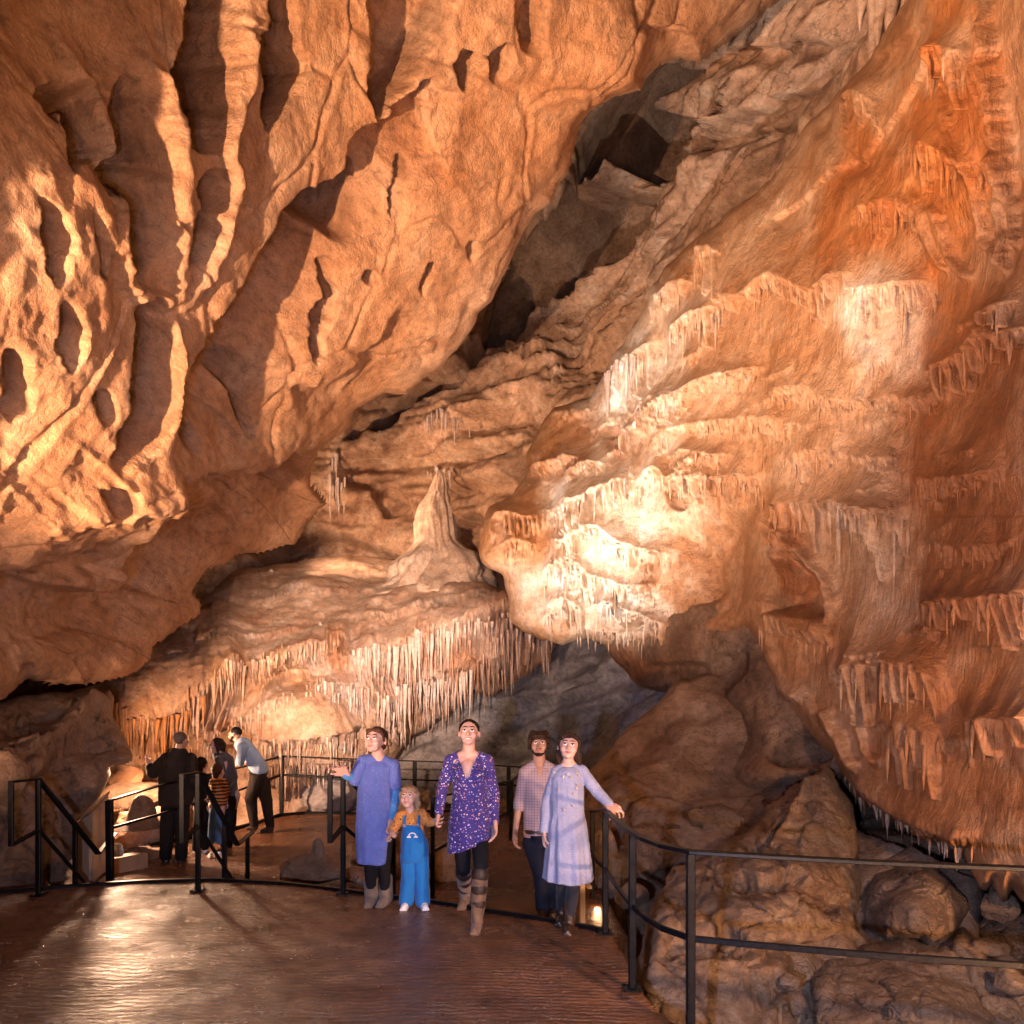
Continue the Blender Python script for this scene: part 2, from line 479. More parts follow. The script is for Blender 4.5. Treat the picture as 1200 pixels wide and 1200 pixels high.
def floor_mat(name, wetness=1.0):
    s = N(name); p = s.coord()
    big = s.noise(p, .7, 5, .6, .5); mid = s.noise(p, 5, 6, .65); fine = s.noise(p, 60, 5, .7)
    c = s.ramp(big, [(.3, (.085,.032,.012)), (.55, (.17,.070,.028)), (.75, (.28,.125,.054))])
    c = s.mix(c, s.ramp(mid, [(.3, .6), (.7, 1.3)]), 1.0, 'MULTIPLY')
    c = s.mix(c, s.ramp(fine, [(.3, .75), (.7, 1.2)]), .7, 'MULTIPLY')
    # raked grooves running across the deck, curving slightly
    wv = s.n('ShaderNodeVectorMath', operation='ADD'); nz = s.n('ShaderNodeTexNoise'); nz.inputs['Scale'].default_value = 1.1; nz.inputs['Detail'].default_value = 4
    s.l(p, nz.inputs['Vector']); sc = s.n('ShaderNodeVectorMath', operation='SCALE'); sc.inputs['Scale'].default_value = .22
    s.l(nz.outputs[1], sc.inputs[0]); s.l(p, wv.inputs[0]); s.l(sc.outputs[0], wv.inputs[1])
    wave = s.n('ShaderNodeTexWave', wave_type='BANDS', bands_direction='Y'); wave.inputs['Scale'].default_value = 6.0; wave.inputs['Distortion'].default_value = 5.0
    wave.inputs['Detail'].default_value = 4; wave.inputs['Detail Scale'].default_value = 2.0; wave.inputs['Detail Roughness'].default_value = .6
    s.l(wv.outputs[0], wave.inputs['Vector'])
    wm = s.ramp(s.noise(p, .8, 3), [(.35, .25), (.6, 1.0)])
    hw = s.math('MULTIPLY', wave.outputs[1], wm)
    nrm = s.bump(hw, .65, .026)
    nrm = s.bump(s.noise(s.coord((1, 2.2, 1)), 24, 6, .65, .6), 0.9, .03, nrm)
    nrm = s.bump(s.voro(s.coord((1, 1.5, 1)), 16, 'SMOOTH_F1'), .35, .02, nrm)
    c = s.mix(c, s.ramp(wave.outputs[1], [(0.0, .72), (.5, 1.05)]), .6, 'MULTIPLY')
    r = s.ramp(s.noise(p, 1.8, 6, .7), [(.35, .13), (.55, .24), (.75, .45)])
    s.b.inputs['Specular IOR Level'].default_value = .9*wetness
    return s.set(color=c, rough=r, normal=nrm)
M['deck'] = floor_mat('wet_raked_concrete', 1.0)
M['lowfloor'] = floor_mat('damp_concrete', .5)
# ---------------------------------------------------------------- the cave itself
STEP = 2.2
def mw(s, k): return s.X*k, s.Y*k, s.Z*k

# ---- leaning ceiling slab, upper left
poly = [(-260,900),(-120,850),(0,820),(18,812),(34,800),(66,808),(98,806),(134,800),(160,788),(180,776),(186,757),(213,737),(237,722),(240,708),(232,694),
        (246,678),(290,656),(345,642),(368,615),(386,592),(372,570),(368,548),(380,526),(398,512),(412,498),(418,484),(452,462),(478,462),(498,440),(520,428),(540,402),(556,380),(560,366),
        (578,346),(598,306),(612,272),(630,248),(648,236),(662,208),(674,180),(682,150),(692,133),(716,116),(752,108),(758,94),(776,76),(792,70),(822,74),(850,50),(880,28),(930,-10),(1010,-80),
        (1080,-260),(-260,-260)]
ctrl = [(-260,-260,2.6),(0,0,4.3),(0,200,4.2),(0,400,4.5),(0,600,5.4),(0,720,6.0),(0,815,6.6),(-200,850,4.6),(-200,400,3.3),(200,0,5.4),(200,200,5.6),(200,400,6.3),(170,560,7.0),(150,700,8.6),
        (180,775,9.6),(400,0,6.8),(400,200,7.6),(380,350,8.6),(350,480,9.4),(300,600,10.8),(240,700,11.2),(345,640,13.0),(470,460,11.0),(380,590,12.6),(560,370,10.6),(540,200,8.6),(600,0,7.6),(740,90,8.8),(680,150,9.2),
        (850,20,9.4),(1000,-100,9.0),(400,-200,5.6),(800,-250,7.6)]
s = Sheet(-230, 1040, -230, 880, STEP, ctrl, poly, wob=2.0)
s.roll(46, 1.0); s.base()
x, y, z = mw(s, 1)
s.h += .22*fbm(x*.45, y*.45, z*.45, 2, 2)+.045*ridged(x*1.1, y*1.1, z*1.1, 3, 5)+.025*fbm(x*3.2, y*3.2, z*3.2, 3, 9)+.010*ridged(x*9, y*9, z*9, 4, 15)
f1, f2, cv = worley(x*.55+.25*fbm(x, y, z, 2, 3), y*.55, z*.55, 4)
s.h += .10*(cv-.5)*sstep(.02, .12, f2-f1)-.05*(1-sstep(0, .05, f2-f1))
f1, f2, cv = worley(x*1.5+.3*fbm(x*2, y*2, z*2, 2, 3), y*1.5, z*1.5, 14)
s.h += .035*(cv-.5)*sstep(.02, .15, f2-f1)
def H(poly, d, w=10): s.hollow(poly, d*1.75, w*.5)
H([(225,-40),(212,40),(197,90),(205,130),(214,166),(245,178),(258,150),(268,100),(276,50),(286,-40)], .60, 20)
H([(230,55),(224,90),(232,118),(246,118),(262,100),(275,60),(255,52)], .25, 14)
H([(322,-40),(305,25),(290,62),(296,105),(300,155),(320,142),(345,110),(356,75),(344,45),(346,-40)], .60, 13)
H([(42,92),(60,110),(68,150),(60,200),(90,192),(112,218),(132,230),(134,185),(120,140),(115,100),(85,92)], .45, 18)
H([(150,85),(138,105),(131,200),(135,270),(140,312),(165,322),(185,300),(193,260),(190,190),(175,130),(165,98)], .55, 16)
H([(242,197),(222,215),(226,240),(217,280),(214,312),(236,300),(250,250),(261,200)], .55, 11)
H([(438,-40),(424,60),(426,120),(440,146),(452,128),(488,92),(520,40),(545,-40)], .50, 26)
H([(393,310),(385,340),(370,370),(366,425),(380,415),(388,385),(402,350),(398,322)], .40, 7)
H([(287,432),(310,429),(321,447),(306,475),(302,512),(294,512),(293,480),(284,455)], .38, 6)
H([(164,350),(196,354),(200,420),(192,490),(172,520),(142,536),(118,532),(140,480),(150,420)], .60, 14)
H([(214,489),(236,483),(234,520),(222,535),(210,512)], .35, 7)
0 and H([(0,205),(30,215),(55,240),(72,285),(60,330),(20,340),(-60,330),(-60,200)], .10, 26)
0 and H([(-60,380),(20,370),(80,330),(108,350),(105,420),(80,470),(30,500),(-60,520)], .12, 30)
H([(485,192),(490,200),(478,232),(468,258),(466,250),(474,215)], .25, 4)
H([(500,305),(512,308),(506,330),(494,350),(496,325)], .25, 4)
H([(548,281),(562,280),(560,297),(550,304)], .18, 5)
H([(425,318),(445,320),(442,334),(428,334)], .18, 4)
H([(604,-40),(640,-40),(645,20),(640,60),(620,66),(607,40)], .30, 18)
H([(536,62),(560,60),(575,68),(560,86),(548,106),(535,95)], .30, 8)
H([(575,60),(600,52),(604,72),(588,96),(577,88)], .25, 8)
H([(345,225),(395,205),(415,190),(440,205),(432,240),(425,280),(405,292),(385,280),(365,268),(342,262)], .55, 14)
H([(100,455),(125,460),(128,490),(112,492)], .25, 8)
H([(98,560),(135,558),(130,585),(110,590)], .22, 8)
H([(208,560),(255,552),(250,585),(235,600),(212,580)], .35, 8)
H([(40,95),(60,90),(70,120),(55,145),(40,125)], .35, 10)
s.step_line([(190,512),(212,445),(248,382),(275,332),(308,272),(330,235),(352,222),(396,200),(406,160),(420,148),(442,140),(456,120),(482,100),(508,88),(524,98),(548,104)], .62, 9, 120, 1)
s.step_line([(250,470),(262,400),(300,345),(340,300),(372,262)], .30, 8, 70, 1)
s.step_line([(195,500),(240,470),(300,520)], .15, 8, 50, 1)
s.step_line([(340,455),(400,440),(440,395),(470,350)], .20, 10, 60, 1)
s.ridge([(60,0),(90,70),(115,120),(128,210),(140,330),(200,350),(205,300),(200,200),(190,110),(165,60),(170,0)], .14, 16)
s.ridge([(283,0),(277,90),(256,170),(260,230),(230,330),(200,380)], .14, 13)
s.ridge([(0,210),(60,208),(100,245),(130,300),(150,335)], .04, 16)
H([(20,225),(50,250),(62,300),(45,330),(28,290)], .22, 14)
H([(60,345),(85,380),(80,430),(60,420),(52,380)], .25, 14)
H([(5,400),(30,430),(40,480),(15,500),(0,450)], .25, 16)
H([(85,250),(105,275),(112,315),(95,310)], .2, 10)
s.ridge([(205,360),(203,430),(190,500)], .12, 9)
s.ridge([(0,640),(60,600),(140,570),(250,552),(365,515)], .2, 34)
s.ridge([(120,690),(160,610),(200,560)], .18, 20)
s.step_line([(365,516),(300,548),(255,556),(225,590),(170,640),(120,690),(0,655)], .6, 22, 150, -1)
s.step_line([(480,462),(440,480),(400,505),(330,560),(270,610)], .25, 12, 60, -1)
for i,(a,b,c,d) in enumerate([(20,715,200,650),(60,760,240,640),(140,770,330,600),(0,690,120,640),(250,690,380,560),(380,560,470,500)]):
    s.step_line([(a,b),((a+c)/2+6,(b+d)/2-8),(c,d)], .16, 6, 55, 1 if i%2 else -1)
# grainy scales on the lower lip
m = sstep(480, 560, s.V)
s.h += m*.05*ridged(x*3.5+y, y*1.2, z*6, 4, 25)
s.col *= np.array([1.0,1.0,1.0])
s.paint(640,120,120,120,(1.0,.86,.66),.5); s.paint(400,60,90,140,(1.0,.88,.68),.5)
s.paint(60,560,120,80,(1.12,1.08,1.0),.6); s.paint(40,160,80,140,(1.1,1.05,1.0),.5)  # paler patches put the lamplight on lip and corner into the colour
s.paint(380,240,60,60,(.75,.70,.68),.6)  # darker patch puts the shade of the deep hollow into the colour
SH_cave_ceiling = s
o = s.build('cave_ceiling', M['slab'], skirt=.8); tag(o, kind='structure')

# ---- far strata and the dark rift
ctrl = [(200,300,20),(300,700,20),(500,500,20.5),(450,650,21),(650,480,18.5),(700,560,17),(560,420,20),(620,330,22),(700,300,20),(640,220,19),(740,180,18),(760,120,17),(800,200,15.5),(820,100,14.5),(900,180,12.8),(900,80,12.5),
        (980,100,11.0),(1000,20,10.6),(1080,-60,9.6),(900,-100,11.5),(1150,-150,8.6),(700,-150,14),(500,100,20),(400,200,20),(860,260,14),(1000,300,12.8),(700,800,19),(300,900,20)]
s = Sheet(170, 1200, -200, 800, 2.6, ctrl); s.base(); x, y, z = mw(s, 1)
tilt = z-.42*x; tl = tilt+.35*fbm(x*.4, y*.4, z*.4, 3, 77)
lay = vnoise(tl*1.3, x*.12, y*.12, 5)*.35+vnoise(tl*3.1, x*.35, y*.2, 6)*.2+vnoise(tl*7.5, x*.8, y*.5, 7)*.07
hor = z+.25*fbm(x*.35, y*.35, z*.35, 3, 78)
lay2 = vnoise(hor*1.7, x*.25, y*.2, 15)*.32+vnoise(hor*4.4, x*.7, y*.5, 16)*.13
wgt = sstep(380, 460, s.V)
f1, f2, cv = worley(x*.9+.3*fbm(x,y,z,2,3), y*.7, z*1.8, 24)
s.h += (lay*(1-wgt)*2.2+lay2*wgt*1.5)+.45*fbm(x*.5, y*.5, z*.5, 3, 12)+.12*ridged(x*1.7, y*1.7, z*1.7, 4, 13)+.04*fbm(x*6, y*6, z*6, 3, 14)+.22*(cv-.5)*sstep(.01,.1,f2-f1)
H = s.hollow
H([(560,390),(600,300),(650,235),(690,140),(760,70),(800,60),(815,90),(790,120),(815,140),(790,180),(770,215),(720,200),(690,215),(775,215),(760,250),(700,330),(640,370),(600,380)], 8.0, 30)
H([(565,385),(600,330),(625,370),(560,430),(500,470),(450,505),(425,500),(470,455),(520,430)], 1.6, 16)
H([(680,190),(705,186),(720,195),(700,215),(685,210)], 1.5, 6)
H([(830,130),(868,112),(866,128),(838,160),(828,150)], .8, 5)
H([(300,640),(380,625),(450,640),(470,660),(400,664),(310,662)], 1.2, 6)
H([(420,470),(500,430),(520,440),(470,490),(400,520)], .7, 8)
H([(440,580),(470,570),(475,590),(450,610)], .8, 6)
H([(530,610),(565,600),(580,640),(560,668),(535,655)], 1.0, 6)
H([(615,480),(650,485),(655,500),(630,520),(618,505)], .5, 6)
for p_, A_ in (([(710,215),(760,190),(830,160),(900,120),(950,100)], .55), ([(720,200),(790,175),(870,150),(940,150)], .4), ([(790,90),(850,60),(930,50),(1000,50)], .4),
            ([(395,540),(470,520),(560,480),(640,450)], .5), ([(380,600),(450,590),(560,560)], .35), ([(470,450),(560,440),(640,410),(700,395)], .4), ([(380,560),(420,545),(480,530),(600,520)], .3), ([(600,500),(640,486),(690,492)],.5)):
    s.step_line(p_, A_, 5, 34, 1, 5)
for i,(a,b,L,w_) in enumerate(((500,490,42,6),(530,500,30,5),(392,545,55,5),(630,470,30,4),(600,420,40,3),(650,430,26,3))):
    s.ledge([(a-16,b),(a,b-3),(a+16,b)], .22, 20, L, w_, i)
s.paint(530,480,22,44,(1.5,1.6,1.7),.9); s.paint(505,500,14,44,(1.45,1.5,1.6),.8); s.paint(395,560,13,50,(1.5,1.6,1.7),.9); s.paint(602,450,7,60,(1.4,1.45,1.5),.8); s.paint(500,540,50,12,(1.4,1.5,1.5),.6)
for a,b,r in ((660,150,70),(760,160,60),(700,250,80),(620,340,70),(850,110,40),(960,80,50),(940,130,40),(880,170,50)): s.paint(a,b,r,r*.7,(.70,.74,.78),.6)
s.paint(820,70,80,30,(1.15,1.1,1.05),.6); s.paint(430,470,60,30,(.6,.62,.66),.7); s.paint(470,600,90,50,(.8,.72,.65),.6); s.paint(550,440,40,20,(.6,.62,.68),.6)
SH_cave_back_wall = s
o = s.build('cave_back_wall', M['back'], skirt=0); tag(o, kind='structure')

# ---- flowstone wall, right
poly = [(1420,-260),(1130,-260),(1088,-60),(1062,0),(1030,52),(996,96),(962,128),(940,158),(905,205),(878,232),(840,262),(806,288),(780,312),(762,340),(748,372),(735,398),(722,410),(706,438),(700,450),(690,468),(650,480),(632,500),(618,530),(612,560),
        (598,582),(575,596),(563,618),(561,645),(566,662),(588,676),(592,700),(598,728),(612,742),(636,750),(662,756),(692,748),(716,756),(742,764),(772,768),(796,766),(820,757),(848,752),(864,744),(872,738),(884,750),(893,766),
        (900,790),(915,820),(935,845),(955,868),(975,890),(985,905),(992,930),(1004,940),(1030,950),(1060,968),(1078,982),(1100,986),(1128,998),(1140,1020),(1152,1042),(1165,1035),(1176,1054),(1186,1040),(1200,1052),(1240,1060),(1420,1110)]
ctrl = [(1420,-260,3.0),(1130,-200,6.3),(1062,0,7.2),(1200,0,4.9),(1350,0,3.4),(960,130,9.0),(880,232,10.2),(790,305,11.8),(735,400,13.2),(640,495,15.0),(610,560,14.6),(563,620,13.6),(600,740,13.2),(700,600,12.4),(650,680,13.0),
        (720,700,12.2),(780,765,11.3),(760,500,12.2),(800,400,11.4),(900,350,9.2),(880,500,9.4),(860,600,9.8),(860,700,9.6),(870,738,9.4),(960,500,7.9),(960,700,8.0),(950,860,7.9),(1000,935,7.3),(1060,300,6.8),(1080,600,6.2),
        (1080,850,6.0),(1100,985,5.6),(1200,200,4.9),(1200,500,4.9),(1200,800,4.6),(1200,1050,4.6),(1400,500,3.2),(1400,1100,3.3),(1000,180,7.9),(1000,420,7.5)]
s = Sheet(540, 1330, -200, 1090, 1.8, ctrl, poly, wob=3)
s.roll(26, .7); s.base(1.5); x, y, z = mw(s, 1)
s.h += .17*fbm(x*.5, y*.5, z*.5, 2, 102)+.035*fbm(x*1.6, y*1.6, z*1.6, 3, 104)+.012*fbm(x*5, y*5, z*5, 4, 109)
# broad draped folds running down the wall
O_ = np.zeros(s.shape); s.h += (.04*ridged(s.U/60+s.V/400, s.V/420, O_, 3, 111)+.012*ridged(s.U/20+s.V/160, s.V/170, O_, 3, 113))*(s.D/8)
L = s.ledge
LED = [  # pts, A, up, len, fw
 ([(705,445),(722,430),(748,418),(775,395)], .40, 30, 46, 8), ([(755,350),(775,342),(800,330),(815,334)], .30, 26, 34, 7), ([(772,392),(800,376),(835,362),(850,366)], .38, 26, 40, 8),
 ([(812,300),(828,292),(848,300)], .30, 26, 50, 9), ([(838,345),(870,352),(905,330),(930,334),(960,345),(985,330),(1012,322)], .34, 60, 30, 7),
 ([(726,520),(745,498),(780,476),(830,448),(880,436),(905,434)], .30, 22, 22, 5), ([(740,492),(765,470),(800,462)], .25, 20, 30, 6), ([(760,520),(800,505),(850,494),(905,490),(935,500)], .22, 24, 20, 5),
 ([(718,512),(730,504),(745,512)], .30, 24, 36, 7), ([(742,570),(770,556),(800,566),(850,562),(880,556),(900,572)], .40, 44, 28, 6), ([(780,540),(830,530),(870,536)], .2, 16, 18, 5),
 ([(648,606),(670,596),(690,590),(712,578),(742,566),(752,574)], .48, 34, 40, 6), ([(640,640),(668,634),(700,618),(730,634),(770,648),(790,650)], .42, 24, 28, 6), ([(566,612),(590,604),(620,610),(640,604)], .30, 22, 18, 5),
 ([(585,640),(605,634),(632,640)], .22, 20, 20, 4), ([(628,678),(655,664),(680,660),(700,672),(740,684),(780,688)], .46, 24, 34, 6), ([(690,712),(715,706),(745,718),(780,730),(796,744)], .44, 20, 28, 6), ([(640,716),(662,706),(690,716)], .32, 20, 30, 6),
 ([(690,740),(720,738),(760,744),(796,752)], .28, 14, 16, 5), ([(895,596),(930,590),(975,588),(1020,596),(1066,612)], .34, 50, 62, 13), ([(985,596),(1010,590),(1060,600)], .2, 30, 40, 10),
 ([(984,352),(1010,340),(1040,336),(1080,330),(1098,340)], .20, 30, 60, 12), ([(1075,435),(1110,425),(1150,400),(1200,388),(1240,380)], .30, 40, 44, 12), ([(1150,372),(1175,360),(1210,350)], .25, 24, 56, 12),
 ([(1062,560),(1095,562),(1140,560),(1190,550)], .20, 34, 26, 7), ([(1070,712),(1110,706),(1160,700),(1230,692)], .36, 40, 46, 10), ([(976,792),(1000,782),(1040,776),(1080,784),(1112,800)], .34, 50, 66, 13),
 ([(882,724),(910,726),(945,742),(975,748)], .30, 34, 26, 8), ([(1120,850),(1160,842),(1240,846)], .34, 40, 60, 16), ([(900,460),(940,455),(980,470),(1060,465),(1100,470)], .14, 40, 18, 6), ([(920,540),(960,528),(1010,536),(1060,540)], .16, 40, 24, 7),
 ([(1070,180),(1090,168),(1130,178),(1160,200)], .22, 40, 60, 12), ([(1000,250),(1030,240),(1060,236),(1085,250)], .14, 24, 30, 8), ([(1088,80),(1100,60),(1130,50),(1165,60)], .25, 34, 60, 14), ([(980,130),(1010,110),(1040,130)], .16, 30, 34, 9),
 ([(985,905),(1020,930),(1060,955),(1110,972),(1150,985)], .15, 20, 18, 6), ([(1085,630),(1120,640),(1180,636)], .15, 50, 30, 8), ([(1040,860),(1070,850),(1110,862)], .2, 40, 60, 14), ([(660,560),(690,545),(720,548)], .2, 24, 20, 5), ([(600,560),(640,545),(690,540)], .25, 30, 14, 5)]
for i, (p_, A_, up_, ln_, fw_) in enumerate(LED):
    L(p_, A_*.95, up_*.7, ln_*1.25, fw_*1.3, i, slant=.14 if p_[0][0] > 880 else .05, curtain=.15)
# small staggered rimstone lips over the middle of the wall
rng = random.Random(5)
for i in range(34):
    cx = rng.uniform(760, 1180); cy = rng.uniform(380, 900); 
    if cx < 900 and cy > 580: continue
    w_ = rng.uniform(30, 80); t_ = rng.uniform(-.5, -.1)*w_*.4
    L([(cx-w_/2, cy-t_), (cx, cy+rng.uniform(-4,4)), (cx+w_/2, cy+t_)], rng.uniform(.03,.075), rng.uniform(12,26), rng.uniform(8,18), rng.uniform(4,7), 100+i, slant=.1, curtain=.2)
for i in range(46):
    cx = rng.uniform(640, 930); cy = rng.uniform(400, 760)
    if cx > 790 and cy > 590: continue
    w_ = rng.uniform(26, 60)
    L([(cx-w_/2, cy+rng.uniform(4,12)), (cx, cy+rng.uniform(-3,3)), (cx+w_/2, cy-rng.uniform(4,12))], rng.uniform(.07,.14), rng.uniform(8,16), rng.uniform(8,18), rng.uniform(3.5,5.5), 200+i, curtain=.2)
# tall stalactite buttress top right with hanging ribs
s.blob(1152,110,30,120,.22); s.ridge([(1120,20),(1116,90),(1140,190),(1150,280),(1190,320)], .16, 12)
s.ridge([(1172,-20),(1178,120),(1176,300),(1196,340)], .22, 8); s.ridge([(1095,240),(1110,300),(1135,330)], .12, 10); s.ridge([(1075,215),(1090,280),(1100,330)], .1, 8); s.ridge([(1190,300),(1180,200),(1170,170)], .15, 7)
# scoop behind the drapery, and the lip under it
s.hollow([(890,612),(915,625),(940,655),(968,695),(962,730),(925,722),(888,722),(905,690),(900,650)], .55, 22)
s.hollow([(770,600),(850,590),(885,600),(895,640),(880,720),(850,740),(800,740),(790,690),(770,640)], .45, 50)
s.ridge([(900,610),(935,645),(965,690),(972,730)], .2, 9)
s.ridge([(885,730),(905,790),(940,830),(970,880)], .12, 12)
s.ridge([(1000,830),(1012,870),(1030,900)], .14, 8); s.ridge([(960,830),(985,870),(1002,905)], .2, 10)
for a,b,c,d in ((960,95,1110,10),(1000,200,1100,60),(900,260,1010,170)): s.step_line([(a,b),((a+c)/2,(b+d)/2+6),(c,d)], .12, 5, 40, 1)
s.step_line([(1000,60),(975,140),(1020,200)], .1, 5, 30, 1)
s.step_line([(720,455),(740,478),(726,520)], .35, 8, 40, 1)
s.hollow([(780,572),(800,566),(812,585),(800,600),(782,590)], .3, 6)
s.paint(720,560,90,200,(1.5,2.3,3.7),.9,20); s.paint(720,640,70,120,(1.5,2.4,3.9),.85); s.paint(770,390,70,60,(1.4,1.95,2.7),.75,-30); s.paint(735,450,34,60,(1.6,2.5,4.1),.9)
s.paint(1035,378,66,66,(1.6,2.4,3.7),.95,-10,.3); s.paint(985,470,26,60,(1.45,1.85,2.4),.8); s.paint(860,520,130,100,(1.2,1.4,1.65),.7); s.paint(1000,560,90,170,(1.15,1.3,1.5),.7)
s.paint(1140,560,85,300,(.80,.50,.26),.85,0,.25); s.paint(1030,230,120,80,(.85,.58,.33),.85,-30); s.paint(1130,160,60,160,(.95,.60,.28),.85); s.paint(1110,880,130,150,(.74,.52,.34),.8)  # orange rock tone; upright edge against the paler left is painted flash falloff
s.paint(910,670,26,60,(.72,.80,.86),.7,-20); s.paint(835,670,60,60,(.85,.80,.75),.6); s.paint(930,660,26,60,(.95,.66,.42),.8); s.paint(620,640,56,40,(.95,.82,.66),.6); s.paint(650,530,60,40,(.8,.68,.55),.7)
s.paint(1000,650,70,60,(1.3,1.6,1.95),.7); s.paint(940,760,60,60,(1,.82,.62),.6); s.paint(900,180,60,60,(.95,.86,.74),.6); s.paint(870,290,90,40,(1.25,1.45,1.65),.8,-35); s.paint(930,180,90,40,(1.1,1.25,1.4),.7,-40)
SH_cave_wall = s
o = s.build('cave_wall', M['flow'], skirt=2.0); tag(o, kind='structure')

# ---- the same wall carried on beyond the frame, right and upwards
ctrl = [(1290,-900,3.6),(1290,-200,4.0),(1290,200,4.35),(1290,500,4.35),(1290,800,4.1),(1290,1100,4.2),(1500,-200,4.2),(1500,500,4.3),(1500,1100,4.3),(1900,500,4.6),(1900,-600,4.4),(2500,500,5.0),(2500,1300,5.0),(2500,-900,4.6)]
s = Sheet(1285, 2600, -900, 1400, 9, ctrl); s.base(1.2); x, y, z = mw(s, 1)
s.h += .25*fbm(x*.6, y*.6, z*.6, 3, 132)+.08*ridged(x*2, y*2, z*.5, 4, 133)+.03*fbm(x*6, y*6, z*6, 3, 134); s.col *= np.array([.8,.52,.3])
o = s.build('cave_side_wall', M['flow'], skirt=0); tag(o, kind='structure')

# ---- flowstone shelf and its curtains, centre left
poly = [(60,1000),(60,820),(120,800),(180,760),(240,700),(270,672),(330,660),(420,652),(470,656),(560,656),(600,676),(640,700),(655,752),(640,772),(622,788),(600,800),(575,812),(556,806),(540,812),(526,836),(510,842),(500,856),(480,862),(470,880),(458,896),(450,915),(440,930),(440,1000)]
ctrl = [(60,1000,12),(100,830,12.6),(140,830,12.4),(150,900,12.8),(240,700,16),(330,662,18.4),(460,656,19.0),(600,680,17.6),(300,740,14.6),(400,740,14.4),(500,730,14.6),(600,725,14.6),(640,750,14.8),(520,830,15.4),(460,900,15.4),
        (330,800,13.6),(360,860,13.0),(300,900,13.4),(420,900,14.6),(200,860,13.4),(220,800,12.9),(430,970,13.9),(300,970,13.4),(180,960,12.6),(380,700,16.2),(500,690,16.6)]
s = Sheet(60, 660, 640, 1000, 1.7, ctrl, poly, wob=2.5); s.roll(12, .5); s.base(.8); x, y, z = mw(s, 1)
s.h += .22*fbm(x*.6, y*.6, z*.6, 3, 202)+.06*fbm(x*2, y*2, z*2, 4, 204)+.03*ridged(x*5, y*5, z*7, 4, 209)
top = 1-sstep(-20, 30, s.V-np.interp(s.U, [60,140,240,330,420,500,640], [800,800,790,770,765,745,720]))
s.h += top*.035*ridged(x*1.2+.4*z, y*1.5, z*3, 3, 211)
L = s.ledge
L([(410,772),(450,768),(500,752),(550,738),(600,722),(650,735)], .55, 40, 74, 4.2, 1, jit=.7)
L([(440,800),(470,790),(510,782),(560,770),(600,765)], .40, 14, 60, 4, 2, jit=.8)
L([(128,818),(150,835),(200,822),(240,806),(262,795),(290,788)], .60, 40, 70, 7, 3, curtain=.9)
L([(240,806),(262,792),(300,786),(350,770),(395,756)], .50, 30, 44, 4.2, 4, jit=.7)
L([(380,752),(395,750),(412,758)], .4, 26, 50, 3.5, 5); L([(180,850),(230,840),(280,830),(300,815)], .30, 14, 40, 4.5, 6, jit=.7)
L([(360,815),(400,806),(440,808),(470,812)], .42, 24, 50, 3.6, 7, jit=.8); L([(410,830),(440,826),(480,832)], .3, 14, 42, 3.6, 17, jit=.8)
L([(300,862),(330,866),(380,856),(410,846),(450,850)], .45, 30, 36, 4, 8, jit=.7)
L([(250,852),(290,846),(330,838),(360,826)], .22, 18, 24, 4, 9, jit=.7); L([(150,885),(200,880),(250,872),(290,868)], .3, 18, 28, 4.5, 10, jit=.7); L([(130,900),(160,896),(200,900),(240,896)], .3, 16, 24, 4.5, 11)
L([(290,900),(330,892),(380,884),(430,880)], .35, 16, 44, 5, 12, jit=.6); L([(380,780),(400,776),(430,780)], .3, 14, 40, 3.5, 13)
L([(300,812),(340,800),(380,790)], .3, 18, 26, 3.8, 14, jit=.7)
L([(210,770),(260,750),(320,746),(380,730)], .10, 30, 10, 4, 15); L([(400,720),(460,730),(520,712),(590,706)], .14, 24, 12, 4, 16); L([(250,712),(330,700),(430,700)], .12, 30, 8, 4, 18)
s.blob(345,832,50,24,.28); s.blob(410,880,40,30,.2)
s.hollow([(345,888),(352,884),(356,900),(348,906),(341,902)], .5, 4)
s.hollow([(600,655),(560,664),(500,676),(540,690),(600,700)], .25, 12)
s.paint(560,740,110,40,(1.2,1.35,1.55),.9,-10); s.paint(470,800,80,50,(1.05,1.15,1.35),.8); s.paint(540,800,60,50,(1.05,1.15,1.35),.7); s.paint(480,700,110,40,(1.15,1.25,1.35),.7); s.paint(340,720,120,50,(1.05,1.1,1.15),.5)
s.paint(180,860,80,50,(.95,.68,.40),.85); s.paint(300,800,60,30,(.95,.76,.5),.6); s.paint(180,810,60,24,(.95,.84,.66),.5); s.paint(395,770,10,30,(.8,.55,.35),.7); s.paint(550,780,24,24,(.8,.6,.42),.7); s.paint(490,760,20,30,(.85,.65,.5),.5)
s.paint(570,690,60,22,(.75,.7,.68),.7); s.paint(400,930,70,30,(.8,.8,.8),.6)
SH_rock_shelf = s
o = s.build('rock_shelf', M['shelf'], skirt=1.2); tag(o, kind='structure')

# ---- grey wall behind the family
ctrl = [(300,1010,15.5),(420,900,17.2),(520,820,17.4),(600,780,17.0),(700,740,15.6),(800,740,13.6),(860,760,12.6),(760,860,13.2),(640,900,15.2),(560,960,14.4),(700,960,12.6),(600,1000,13.0),(900,900,11.4)]
s = Sheet(400, 930, 720, 1000, 2.2, ctrl); s.base(); x, y, z = mw(s, 1)
t_ = z-.42*x+.3*fbm(x*.5, y*.5, z*.5, 3, 300)
s.h += .30*fbm(x*.5, y*.5, z*.5, 3, 302)+.20*vnoise(t_*1.6, x*.25, y*.2, 303)+.10*vnoise(t_*4.5, x*.7, y*.4, 304)+.05*ridged(x*2, y*2, z*2, 4, 305)+.02*ridged(t_*7, x*3, y*3, 3, 306)
s.hollow([(620,845),(660,830),(720,822),(770,800),(775,812),(720,850),(700,870),(660,880)], .3, 8)
